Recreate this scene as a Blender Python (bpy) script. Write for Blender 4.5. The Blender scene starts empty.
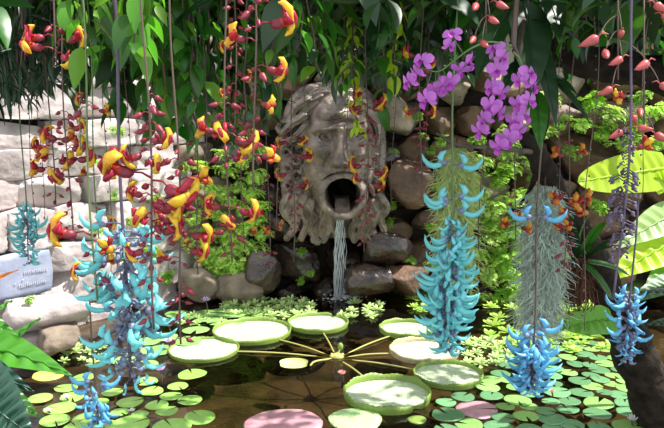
import bpy, math, random
import numpy as np
from mathutils import Vector, Matrix, noise as mnoise

random.seed(7)
RNG = np.random.default_rng(7)
C = bpy.context.scene.collection
PI = math.pi

# ------------------------------------------------------------------ camera
W_PX, H_PX, FOC = 664.0, 428.0, 680.0
CAM_H, PITCH = 2.0, math.radians(8.0)
cam_d = bpy.data.cameras.new('camera'); cam_d.sensor_width = 36.0
cam_d.lens = FOC / W_PX * 36.0; cam_d.clip_start = 0.02
cam = bpy.data.objects.new('camera', cam_d); C.objects.link(cam)
cam.location = (0, 0, CAM_H); cam.rotation_euler = (math.radians(90) - PITCH, 0, 0)
bpy.context.scene.camera = cam

# ------------------------------------------------------------------ world, sun, exposure
vs = bpy.context.scene.view_settings
vs.view_transform = 'Standard'; vs.look = 'None'; vs.gamma = 1.0; vs.exposure = 0.68
vs.use_curve_mapping = False
wd = bpy.data.worlds.new('sky'); bpy.context.scene.world = wd; wd.use_nodes = True
wn = wd.node_tree; wn.nodes['Background'].inputs[0].default_value = (0.86, 0.93, 1.0, 1)
wn.nodes['Background'].inputs[1].default_value = 1.0
sd = bpy.data.lights.new('sun', 'SUN'); sd.energy = 6.0; sd.angle = math.radians(0.8); sd.color = (1.0, 0.965, 0.91)
sun = bpy.data.objects.new('sun', sd); C.objects.link(sun)
SUN_DIR = Vector((0.50, -0.03, 0.86)).normalized()
sun.rotation_euler = SUN_DIR.to_track_quat('Z', 'Y').to_euler()

# ------------------------------------------------------------------ pixel <-> place
def ray(px, py):
    x = (px - W_PX / 2) / FOC; y = (H_PX / 2 - py) / FOC
    c, s = math.cos(PITCH), math.sin(PITCH)
    return Vector((x, c + y * s, -s + y * c))
def P(px, py, d):
    r = ray(px, py); return Vector((0, 0, CAM_H)) + r * (d / r.y)
def G(px, py, z=0.0):
    r = ray(px, py); return Vector((0, 0, CAM_H)) + r * ((z - CAM_H) / r.z)
def pxm(d):                       # metres per pixel at distance d
    return d / FOC

# ------------------------------------------------------------------ materials
def srgb(*c):
    return tuple(((v / 255) / 12.92 if v <= 10 else ((v / 255 + 0.055) / 1.055) ** 2.4) for v in c)
MATS = {}
def mat(name, col, rough=0.5, trans=0.0, tcol=None, var=0.0, noise=None, bump=0.0, bscale=40, spec=0.5, col2=None, sheen=0):
    """Principled surface; trans mixes in a translucent lobe for leaves and petals; var varies value per loose piece and per object."""
    m = bpy.data.materials.new(name); m.use_nodes = True; MATS[name] = m
    nt = m.node_tree; N = nt.nodes; L = nt.links
    bs = N['Principled BSDF']; out = N['Material Output']
    bs.inputs['Roughness'].default_value = rough
    bs.inputs['Specular IOR Level'].default_value = spec
    rgb = N.new('ShaderNodeRGB'); rgb.outputs[0].default_value = (*col, 1); src = rgb.outputs[0]
    if noise:
        tc = N.new('ShaderNodeTexCoord'); nz = N.new('ShaderNodeTexNoise'); nz.inputs['Scale'].default_value = noise; nz.inputs['Detail'].default_value = 6
        L.new(tc.outputs['Object'], nz.inputs['Vector'])
        mr = N.new('ShaderNodeMapRange'); mr.inputs[1].default_value = 0.35; mr.inputs[2].default_value = 0.65
        L.new(nz.outputs[0], mr.inputs[0])
        mx = N.new('ShaderNodeMix'); mx.data_type = 'RGBA'
        L.new(mr.outputs[0], mx.inputs[0]); L.new(src, mx.inputs[6]); mx.inputs[7].default_value = (*(col2 or tuple(v * 0.5 for v in col)), 1)
        src = mx.outputs[2]
    if var:
        ge = N.new('ShaderNodeNewGeometry'); oi = N.new('ShaderNodeObjectInfo')
        ad = N.new('ShaderNodeMath'); ad.operation = 'ADD'; L.new(ge.outputs['Random Per Island'], ad.inputs[0]); L.new(oi.outputs['Random'], ad.inputs[1])
        mr2 = N.new('ShaderNodeMapRange'); mr2.inputs[1].default_value = 0; mr2.inputs[2].default_value = 2
        mr2.inputs[3].default_value = 1 - var; mr2.inputs[4].default_value = 1 + var; L.new(ad.outputs[0], mr2.inputs[0])
        hs = N.new('ShaderNodeHueSaturation'); L.new(mr2.outputs[0], hs.inputs['Value']); L.new(src, hs.inputs['Color'])
        mr3 = N.new('ShaderNodeMapRange'); mr3.inputs[1].default_value = 0; mr3.inputs[2].default_value = 1
        mr3.inputs[3].default_value = 0.5 - var * 0.06; mr3.inputs[4].default_value = 0.5 + var * 0.06
        L.new(ge.outputs['Random Per Island'], mr3.inputs[0]); L.new(mr3.outputs[0], hs.inputs['Hue'])
        src = hs.outputs[0]
    L.new(src, bs.inputs['Base Color'])
    if bump:
        tc2 = N.new('ShaderNodeTexCoord'); nb = N.new('ShaderNodeTexNoise'); nb.inputs['Scale'].default_value = bscale; nb.inputs['Detail'].default_value = 8
        L.new(tc2.outputs['Object'], nb.inputs['Vector'])
        bp = N.new('ShaderNodeBump'); bp.inputs['Strength'].default_value = bump; bp.inputs['Distance'].default_value = 0.02
        L.new(nb.outputs[0], bp.inputs['Height']); L.new(bp.outputs[0], bs.inputs['Normal'])
    if trans:
        tr = N.new('ShaderNodeBsdfTranslucent'); mixs = N.new('ShaderNodeMixShader'); mixs.inputs[0].default_value = trans
        if tcol:
            gm = N.new('ShaderNodeMix'); gm.data_type = 'RGBA'; gm.blend_type = 'MULTIPLY'; gm.inputs[0].default_value = 1
            L.new(src, gm.inputs[6]); gm.inputs[7].default_value = (*tcol, 1); L.new(gm.outputs[2], tr.inputs[0])
        else:
            L.new(src, tr.inputs[0])
        L.new(bs.outputs[0], mixs.inputs[1]); L.new(tr.outputs[0], mixs.inputs[2]); L.new(mixs.outputs[0], out.inputs[0])
    return m

leaf_dark = mat('leaf_dark', (0.011, 0.040, 0.008), 0.42, 0.14, (2.2, 2.6, 1.0), var=0.45)  # canopy shade is put into this darkened leaf colour
leaf_mid = mat('leaf_mid', (0.034, 0.125, 0.013), 0.36, 0.30, (1.9, 2.1, 0.9), var=0.40)  # base colour also darkened to stand for canopy shade
leaf_lit = mat('leaf_lit', (0.12, 0.31, 0.026), 0.35, 0.45, (1.6, 1.6, 0.8), var=0.35)  # brighter leaf green, with a sunlit look put into the colour
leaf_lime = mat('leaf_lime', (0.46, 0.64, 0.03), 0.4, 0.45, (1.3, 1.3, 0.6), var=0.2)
leaf_broad = mat('leaf_broad', (0.07, 0.25, 0.025), 0.3, 0.35, (1.7, 1.9, 0.8), var=0.15)
leaf_blue = mat('leaf_blue', (0.018, 0.058, 0.036), 0.33, 0.10, (1.6, 2.0, 1.2), var=0.15)
fern_m = mat('fern_green', (0.33, 0.56, 0.08), 0.5, 0.40, (1.4, 1.4, 0.7), var=0.35)
lettuce_m = mat('lettuce_green', (0.52, 0.68, 0.26), 0.5, 0.3, var=0.25)
pad_top = mat('pad_green', (0.40, 0.50, 0.29), 0.45, 0.0, noise=22, col2=(0.52, 0.58, 0.42), bump=0.8, bscale=45)
pad_rim = mat('pad_rim', (0.27, 0.39, 0.08), 0.45, 0.25, var=0.1)
pad_rim_pink = mat('pad_rim_pink', (0.50, 0.33, 0.26), 0.5, 0.1, noise=20, col2=(0.52, 0.55, 0.25))
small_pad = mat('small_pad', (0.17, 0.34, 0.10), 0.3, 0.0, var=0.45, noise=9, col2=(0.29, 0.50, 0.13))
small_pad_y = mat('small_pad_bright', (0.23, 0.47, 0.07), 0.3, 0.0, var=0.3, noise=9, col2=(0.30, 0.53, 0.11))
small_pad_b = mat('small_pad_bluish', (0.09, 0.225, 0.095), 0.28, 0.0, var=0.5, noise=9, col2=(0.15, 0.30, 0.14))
pad_pink = mat('pad_pink', (0.42, 0.20, 0.24), 0.4, noise=12, col2=(0.50, 0.28, 0.31), bump=0.2)
stalk_m = mat('stalk', (0.38, 0.36, 0.10), 0.45)
stem_m = mat('vine_stem', (0.10, 0.06, 0.045), 0.6)
stem_g = mat('green_stem', (0.10, 0.16, 0.05), 0.55)
stem_p = mat('purple_stem', (0.085, 0.06, 0.10), 0.5)
jade_m = mat('jade_turquoise', (0.20, 0.66, 0.66), 0.35, 0.25, var=0.22)
jade_b = mat('jade_blue', (0.15, 0.50, 0.72), 0.35, 0.25, var=0.22)
calyx_m = mat('jade_calyx', (0.17, 0.20, 0.30), 0.5, var=0.25)
yellow_m = mat('petal_yellow', (0.80, 0.50, 0.03), 0.45, 0.3, var=0.2, noise=60, col2=(0.62, 0.26, 0.02))
red_m = mat('petal_red', (0.42, 0.018, 0.012), 0.4, 0.25, var=0.3)
bud_m = mat('bud_maroon', (0.24, 0.022, 0.035), 0.45, 0.15, var=0.35)
salmon_m = mat('bud_salmon', (0.46, 0.095, 0.085), 0.4, 0.2, var=0.2)
orchid_m = mat('orchid_purple', (0.56, 0.17, 0.60), 0.45, 0.35, var=0.18)
orchid_lip = mat('orchid_lip', (0.42, 0.05, 0.42), 0.45, 0.2)
moss_y = mat('moss_green', (0.66, 0.76, 0.30), 0.8, 0.35, var=0.3)
moss_g = mat('moss_grey', (0.68, 0.78, 0.68), 0.8, 0.35, var=0.3)
bark_m = mat('bark', (0.036, 0.027, 0.02), 0.9, noise=14, col2=(0.014, 0.011, 0.008), bump=1.0, bscale=25, spec=0.15)
bark_l = mat('bark_grey', (0.15, 0.12, 0.085), 0.9, noise=10, col2=(0.05, 0.04, 0.03), bump=1.0, bscale=25)
root_m = mat('root_fibre', (0.12, 0.045, 0.025), 0.9, var=0.4)
post_m = mat('pale_wood', (0.52, 0.44, 0.34), 0.8, noise=8, col2=(0.35, 0.28, 0.2))
rock_m = mat('rock_brown', (0.22, 0.135, 0.075), 0.55, var=0.45, noise=4.5, col2=(0.072, 0.046, 0.028), bump=1.0, bscale=18)
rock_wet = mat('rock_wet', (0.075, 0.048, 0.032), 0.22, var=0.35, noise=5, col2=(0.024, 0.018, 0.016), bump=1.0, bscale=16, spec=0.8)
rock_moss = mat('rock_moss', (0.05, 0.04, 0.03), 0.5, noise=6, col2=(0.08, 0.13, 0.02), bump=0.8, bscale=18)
lime_m = mat('limestone', (0.62, 0.54, 0.52), 0.85, var=0.22, noise=4, col2=(0.36, 0.30, 0.29), bump=0.8, bscale=13)
tan_m = mat('tan_stone', (0.36, 0.29, 0.21), 0.85, var=0.3, noise=5, col2=(0.16, 0.125, 0.09), bump=0.8, bscale=14)
earth_m = mat('earth', (0.03, 0.024, 0.018), 0.95, noise=6, bump=0.6)
face_m = mat('carved_stone', (0.30, 0.235, 0.19), 0.42, noise=7, col2=(0.095, 0.07, 0.055), bump=0.55, bscale=22, spec=0.6)
slate_m = mat('slate', (0.23, 0.26, 0.36), 0.55, noise=7, col2=(0.30, 0.33, 0.43), bump=0.3, bscale=20)
ink_m = mat('pale_lettering', (0.46, 0.47, 0.54), 0.7)
white_p = mat('petal_white', (0.80, 0.78, 0.78), 0.5, 0.3)
lav_p = mat('petal_lavender', (0.66, 0.50, 0.80), 0.5, 0.3)
pink_p = mat('petal_pink', (0.80, 0.42, 0.40), 0.5, 0.3)
orange_m = mat('leaf_orange', (0.62, 0.20, 0.04), 0.4, 0.3)

def water_mat():
    m = bpy.data.materials.new('water'); m.use_nodes = True; N = m.node_tree.nodes; L = m.node_tree.links
    N.remove(N['Principled BSDF']); out = N['Material Output']
    tr = N.new('ShaderNodeBsdfTransparent'); tr.inputs[0].default_value = (0.42, 0.37, 0.26, 1)
    gl = N.new('ShaderNodeBsdfGlossy'); gl.inputs['Roughness'].default_value = 0.03
    fr = N.new('ShaderNodeFresnel'); fr.inputs[0].default_value = 1.33
    tc = N.new('ShaderNodeTexCoord'); nz = N.new('ShaderNodeTexNoise'); nz.inputs['Scale'].default_value = 5; nz.inputs['Detail'].default_value = 3
    L.new(tc.outputs['Object'], nz.inputs[0])
    bp = N.new('ShaderNodeBump'); bp.inputs['Strength'].default_value = 0.25; bp.inputs['Distance'].default_value = 0.02
    L.new(nz.outputs[0], bp.inputs['Height']); L.new(bp.outputs[0], gl.inputs['Normal']); L.new(bp.outputs[0], fr.inputs['Normal'])
    mx = N.new('ShaderNodeMixShader'); L.new(fr.outputs[0], mx.inputs[0]); L.new(tr.outputs[0], mx.inputs[1]); L.new(gl.outputs[0], mx.inputs[2])
    L.new(mx.outputs[0], out.inputs[0]); return m
water_m = water_mat()
def fall_mat():
    m = bpy.data.materials.new('falling_water'); m.use_nodes = True; N = m.node_tree.nodes; L = m.node_tree.links
    bs = N['Principled BSDF']; bs.inputs['Base Color'].default_value = (0.75, 0.8, 0.88, 1); bs.inputs['Roughness'].default_value = 0.08
    tr = N.new('ShaderNodeBsdfTransparent'); mx = N.new('ShaderNodeMixShader'); mx.inputs[0].default_value = 0.5
    L.new(tr.outputs[0], mx.inputs[1]); L.new(bs.outputs[0], mx.inputs[2]); L.new(mx.outputs[0], N['Material Output'].inputs[0]); return m
fall_m = fall_mat()

# ------------------------------------------------------------------ mesh builder
class MB:
    def __init__(s): s.v = []; s.f = []; s.m = []; s.n = 0
    def add(s, verts, faces, mi=0):
        verts = np.asarray(verts, float).reshape(-1, 3); o = s.n
        s.v.append(verts); s.n += len(verts)
        s.f.extend([tuple(i + o for i in f) for f in faces]); s.m.extend([mi] * len(faces))
    def add_t(s, tpl, M, mi=0):              # template (verts, faces) under a 4x4 matrix
        v, f = tpl; M = np.array(M); s.add(v @ M[:3, :3].T + M[:3, 3], f, mi)
    def tube(s, path, rad, sides=6, mi=0, flat=1.0):
        pts = [Vector(p) for p in path]; n = len(pts)
        if not hasattr(rad, '__len__'): rad = [rad] * n
        t0 = (pts[1] - pts[0]).normalized(); ref = Vector((0, 0, 1)) if abs(t0.z) < 0.9 else Vector((0, 1, 0))
        vs_ = []; a = ref.cross(t0).normalized()
        for i in range(n):
            t = (pts[min(i + 1, n - 1)] - pts[max(i - 1, 0)])
            t = t.normalized() if t.length > 1e-9 else t0
            a = (a - t * a.dot(t)).normalized(); b = t.cross(a)
            for k in range(sides):
                an = 2 * PI * k / sides
                vs_.append(pts[i] + a * (math.cos(an) * rad[i] * flat) + b * (math.sin(an) * rad[i]))
        fs = [(i * sides + k, i * sides + (k + 1) % sides, (i + 1) * sides + (k + 1) % sides, (i + 1) * sides + k) for i in range(n - 1) for k in range(sides)]
        fs += [tuple(range(sides))[::-1], tuple((n - 1) * sides + k for k in range(sides))]
        s.add([tuple(v) for v in vs_], fs, mi)
    def ell(s, c, r, seg=10, ring=7, mi=0, R=None):
        vs_ = [(0, 0, 1)]
        for i in range(1, ring):
            th = PI * i / ring
            for k in range(seg):
                ph = 2 * PI * k / seg; vs_.append((math.sin(th) * math.cos(ph), math.sin(th) * math.sin(ph), math.cos(th)))
        vs_.append((0, 0, -1)); last = len(vs_) - 1; fs = []
        for k in range(seg): fs.append((0, 1 + k, 1 + (k + 1) % seg))
        for i in range(ring - 2):
            for k in range(seg):
                a = 1 + i * seg + k; b = 1 + i * seg + (k + 1) % seg; fs.append((a, a + seg, b + seg, b))
        for k in range(seg): fs.append((last, 1 + (ring - 2) * seg + (k + 1) % seg, 1 + (ring - 2) * seg + k))
        v = np.array(vs_) * np.array(r)
        if R is not None: v = v @ np.array(R.to_3x3()).T
        s.add(v + np.array(c), fs, mi)
    def box(s, c, r, mi=0, R=None):
        v = np.array([(x, y, z) for x in (-1, 1) for y in (-1, 1) for z in (-1, 1)], float) * np.array(r)
        if R is not None: v = v @ np.array(R.to_3x3()).T
        s.add(v + np.array(c), [(0, 1, 3, 2), (4, 6, 7, 5), (0, 4, 5, 1), (2, 3, 7, 6), (0, 2, 6, 4), (1, 5, 7, 3)], mi)
    def mesh(s, name, mats, smooth=True):
        me = bpy.data.meshes.new(name); me.from_pydata(np.concatenate(s.v).tolist() if s.v else [], [], s.f)
        if not isinstance(mats, (list, tuple)): mats = [mats]
        for m in mats: me.materials.append(m)
        me.polygons.foreach_set('material_index', s.m)
        if smooth: me.polygons.foreach_set('use_smooth', [True] * len(s.f))
        me.update(); return me
    def build(s, name, mats, parent=None, smooth=True):
        o = bpy.data.objects.new(name, s.mesh(name, mats, smooth)); C.objects.link(o)
        if parent is not None: o.parent = parent
        return o

def tag(o, label=None, cat=None, group=None, kind=None):
    if label: o['label'] = label
    if cat: o['category'] = cat
    if group: o['group'] = group
    if kind: o['kind'] = kind
    return o
def thing(name, label, cat, loc=(0, 0, 0), group=None):
    o = bpy.data.objects.new(name, None); o.empty_display_size = 0.05; C.objects.link(o); o.location = loc
    return tag(o, label, cat, group)
def kid(proto, parent, M):
    """link a copy of proto (and of its own parts) under parent with local matrix M"""
    c = proto.copy(); C.objects.link(c); c.parent = parent; c.matrix_local = M
    for ch in proto.children:
        g = ch.copy(); C.objects.link(g); g.parent = c
    return c
def put(proto, M):
    c = proto.copy(); C.objects.link(c); c.matrix_world = M
    for ch in PARTS.get(proto.name, []):
        g = ch.copy(); C.objects.link(g); g.parent = c
    return c
PARTS = {}
ORD = 'first second third fourth fifth sixth seventh eighth ninth tenth eleventh twelfth thirteenth fourteenth fifteenth sixteenth seventeenth eighteenth nineteenth twentieth'.split()
def order_labels(items, base, rows=1, front='back'):
    """items: [(obj, px, py)]. Gives every one a label by row and by its place in the row."""
    items = sorted(items, key=lambda t: -t[2]); n = len(items); per = math.ceil(n / rows)
    for r in range(rows):
        row = sorted(items[r * per:(r + 1) * per], key=lambda t: t[1])
        for i, (o, _x, _y) in enumerate(row):
            w = ORD[i]
            o['label'] = f'{base}, {w} from left' + (f', {ORD[r]} row {front}' if rows > 1 else '')

# ------------------------------------------------------------------ shape templates
def sheet(L, Wd, nl=6, nw=4, fold=0.25, curl=0.5, shape='leaf', ripple=0.0, nr=8, cup=0.0):
    """a leaf or petal: base at the origin, runs along +X, faces +Z, bends down by curl radians"""
    vs_ = []; x = z = 0.0; ang = 0.0; ds = L / nl
    for i in range(nl + 1):
        u = i / nl
        if shape == 'leaf': w = (math.sin(PI * min(1, u ** 0.75)) ** 0.9) * (1 - 0.25 * u) * 1.1
        elif shape == 'petal': w = math.sin(PI * (0.06 + 0.94 * u) ** 1.5) ** 0.6 if u < 1 else 0.1
        elif shape == 'strap': w = min(1, (u * 6 + 0.3)) * math.sqrt(max(0, 1 - u ** 5))
        elif shape == 'heart': w = min(1.0, 0.72 + 1.2 * u) * math.sqrt(max(0, 1 - u ** 2.2)) if u > 0 else 0.55
        elif shape == 'round': w = math.sqrt(max(0, 1 - (2 * u - 1) ** 2)) ** 0.8
        elif shape == 'spoon': w = (0.15 + 0.85 * u ** 0.9) * math.sqrt(max(0.02, 1 - u ** 7))
        w = max(w, 0.02) * Wd / 2
        for j in range(nw + 1):
            v = 2 * j / nw - 1
            rp = ripple * math.sin(u * nr * 2 * PI - abs(v) * 3.0) * (1 - v * v) * (1 if nw > 4 else 0)
            zz = abs(v) * w * fold + cup * v * v * w + rp
            vs_.append((x - math.sin(ang) * -zz * 1.0 * 0 + math.sin(ang) * zz, v * w, z + math.cos(ang) * zz))
        ang += curl / nl
        x += math.cos(ang) * ds; z -= math.sin(ang) * ds
    fs = [(i * (nw + 1) + j, (i + 1) * (nw + 1) + j, (i + 1) * (nw + 1) + j + 1, i * (nw + 1) + j + 1) for i in range(nl) for j in range(nw)]
    return np.array(vs_), fs
LEAF = [sheet(1, 0.42, 6, 2, 0.3, c, 'leaf') for c in (0.3, 0.7, 1.1)]
LEAFW = [sheet(1, 0.56, 7, 4, 0.25, c, 'leaf') for c in (0.3, 0.8)]
def orient(pos, az, el, roll=0.0, s=1.0):
    """+X of a template points to azimuth az, elevation el"""
    return Matrix.Translation(pos) @ Matrix.Rotation(az, 4, 'Z') @ Matrix.Rotation(-el, 4, 'Y') @ Matrix.Rotation(roll, 4, 'X') @ Matrix.Scale(s, 4)
def aim(pos, d, roll=0.0, s=1.0):
    d = Vector(d); return orient(pos, math.atan2(d.y, d.x), math.atan2(d.z, math.hypot(d.x, d.y)), roll, s)
def bez(pts, n=12):
    pts = [Vector(p) for p in pts]; out = []
    for i in range(n + 1):
        t = i / n; q = pts[:]
        while len(q) > 1: q = [q[k].lerp(q[k + 1], t) for k in range(len(q) - 1)]
        out.append(q[0])
    return out
def spline(pts, per=5):
    pts = [Vector(p) for p in pts]; e = [pts[0] * 2 - pts[1]] + pts + [pts[-1] * 2 - pts[-2]]; out = []
    for i in range(1, len(e) - 2):
        for k in range(per):
            t = k / per; a, b, c, d = e[i - 1], e[i], e[i + 1], e[i + 2]
            out.append(0.5 * ((2 * b) + (c - a) * t + (2 * a - 5 * b + 4 * c - d) * t * t + (3 * b - a - 3 * c + d) * t ** 3))
    out.append(pts[-1]); return out
U = random.uniform

# ================================================================== THE SETTING
# pond bed, water, walls
def grid_xy(x0, x1, y0, y1, nx, ny, zf):
    b = MB(); v = [(x0 + (x1 - x0) * i / nx, y0 + (y1 - y0) * j / ny, zf(x0 + (x1 - x0) * i / nx, y0 + (y1 - y0) * j / ny)) for j in range(ny + 1) for i in range(nx + 1)]
    b.add(v, [(j * (nx + 1) + i, j * (nx + 1) + i + 1, (j + 1) * (nx + 1) + i + 1, (j + 1) * (nx + 1) + i) for j in range(ny) for i in range(nx)]); return b
bed_m = mat('pond_bed', (0.28, 0.215, 0.14), 0.9, noise=2.2, col2=(0.05, 0.045, 0.025), bump=0.8, bscale=9)
o = grid_xy(-6, 6, 0.5, 9, 60, 44, lambda x, y: -0.38 + 0.12 * mnoise.noise(Vector((x * 1.6, y * 2.2, 3)))).build('floor', bed_m); tag(o, 'brown stony bed under the pond water', kind='structure')
o = grid_xy(-6, 6, 0.5, 9, 2, 2, lambda x, y: 0.0).build('water_surface', water_m); tag(o, 'dark brown pond water', kind='structure')

def stone_mesh(sx, sy, sz, seed, blocky=0.5, amp=0.12, n=17):
    """a rough stone of half sizes sx, sy, sz; blocky 0 is a boulder, 1 a cut block"""
    key = {}; vs_ = []; fs = []
    def vid(p):
        k = tuple(round(c * 1000) for c in p)
        if k not in key: key[k] = len(vs_); vs_.append(p)
        return key[k]
    for ax in range(3):
        for sg in (-1, 1):
            for i in range(n):
                for j in range(n):
                    q = []
                    for a, b_ in ((0, 0), (1, 0), (1, 1), (0, 1)):
                        p = [0, 0, 0]; p[ax] = sg; p[(ax + 1) % 3] = -1 + 2 * (i + a) / n; p[(ax + 2) % 3] = -1 + 2 * (j + b_) / n; q.append(vid(tuple(p)))
                    fs.append(tuple(q) if sg > 0 else tuple(q[::-1]))
    rc = random.Random(seed * 31 + 7); cuts = []
    for _ in range(int(16 * (1 - blocky))):
        n_ = Vector((rc.gauss(0, 1), rc.gauss(0, 1), rc.gauss(0, 1))).normalized(); cuts.append((n_, rc.uniform(0.66, 0.98)))
    out = []
    for p in vs_:
        v = Vector(p); sp = v.normalized() * 1.12; v = sp.lerp(v, blocky * 0.75)
        off = Vector((seed * 7.3, seed * 3.1, seed * 1.7))
        d = mnoise.noise(v * 0.9 + off) * 1.4 + 0.5 * mnoise.noise(v * 2.3 + off) + 0.26 * mnoise.noise(v * 5.5 + off) + 0.16 * mnoise.noise(v * 11 + off)
        v = v * (1 + amp * d)
        for n_, c_ in cuts:
            e_ = v.dot(n_) - c_
            if e_ > 0: v = v - n_ * (e_ * 0.88)
        out.append((v.x * sx, v.y * sy, v.z * sz))
    return out, fs

def wall_of_stones(name, label, A, B, z0, z1, hs, ws, depth, mats, blocky, amp, seed, pick=None, skip=None, thick=0.35):
    """backing slab plus one child per stone, laid in rough courses between the points A and B"""
    rnd = random.Random(seed); A = Vector((*A, 0)); B = Vector((*B, 0)); L_ = (B - A).length; t = (B - A) / L_; nrm = Vector((t.y, -t.x, 0))
    b = MB(); R = Matrix.Rotation(math.atan2(t.y, t.x), 4, 'Z')
    c = (A + B) / 2 - nrm * (thick / 2 + 0.06); b.box((c.x, c.y, (z0 + z1) / 2), (L_ / 2 + 0.2, thick / 2, (z1 - z0) / 2), 0, R)
    root = b.build(name, earth_m, None, False); tag(root, label, kind='structure')
    z = z0; k = 0
    while z < z1 - 0.05:
        h = rnd.uniform(*hs); x = rnd.uniform(-0.4, 0)
        while x < L_:
            w = rnd.uniform(*ws); cz = z + h / 2 + rnd.uniform(-0.05, 0.05) * (1 - blocky); pos = A + t * (x + w / 2) + Vector((0, 0, cz))
            k += 1
            if not (skip and skip(pos)):
                m = pick(pos, rnd) if pick else rnd.choice(mats)
                sb = MB(); v, f = stone_mesh(w / 2 * 1.03, depth * rnd.uniform(0.8, 1.3), h / 2 * 1.05, seed + k, blocky, amp); sb.add(v, f)
                so = sb.build('stone', m, root)
                so.matrix_local = Matrix.Translation(pos - nrm * rnd.uniform(-0.05, 0.06)) @ R @ Matrix.Rotation(rnd.uniform(-1, 1) * 0.40 * (1 - blocky), 4, 'Y')
            x += w
        z += h
    return root
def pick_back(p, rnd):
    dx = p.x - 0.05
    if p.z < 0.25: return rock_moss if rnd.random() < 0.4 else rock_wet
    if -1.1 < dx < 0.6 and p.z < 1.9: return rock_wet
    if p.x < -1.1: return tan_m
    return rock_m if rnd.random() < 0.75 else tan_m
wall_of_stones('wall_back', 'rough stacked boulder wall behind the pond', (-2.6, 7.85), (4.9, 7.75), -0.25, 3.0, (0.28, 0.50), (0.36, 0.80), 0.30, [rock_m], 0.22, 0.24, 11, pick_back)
wall_of_stones('wall_left', 'pale limestone block wall beside the pond', (-4.3, 4.3), (-1.75, 7.65), -0.25, 3.2, (0.22, 0.40), (0.30, 0.80), 0.17, [lime_m], 0.90, 0.11, 57, None)


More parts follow.
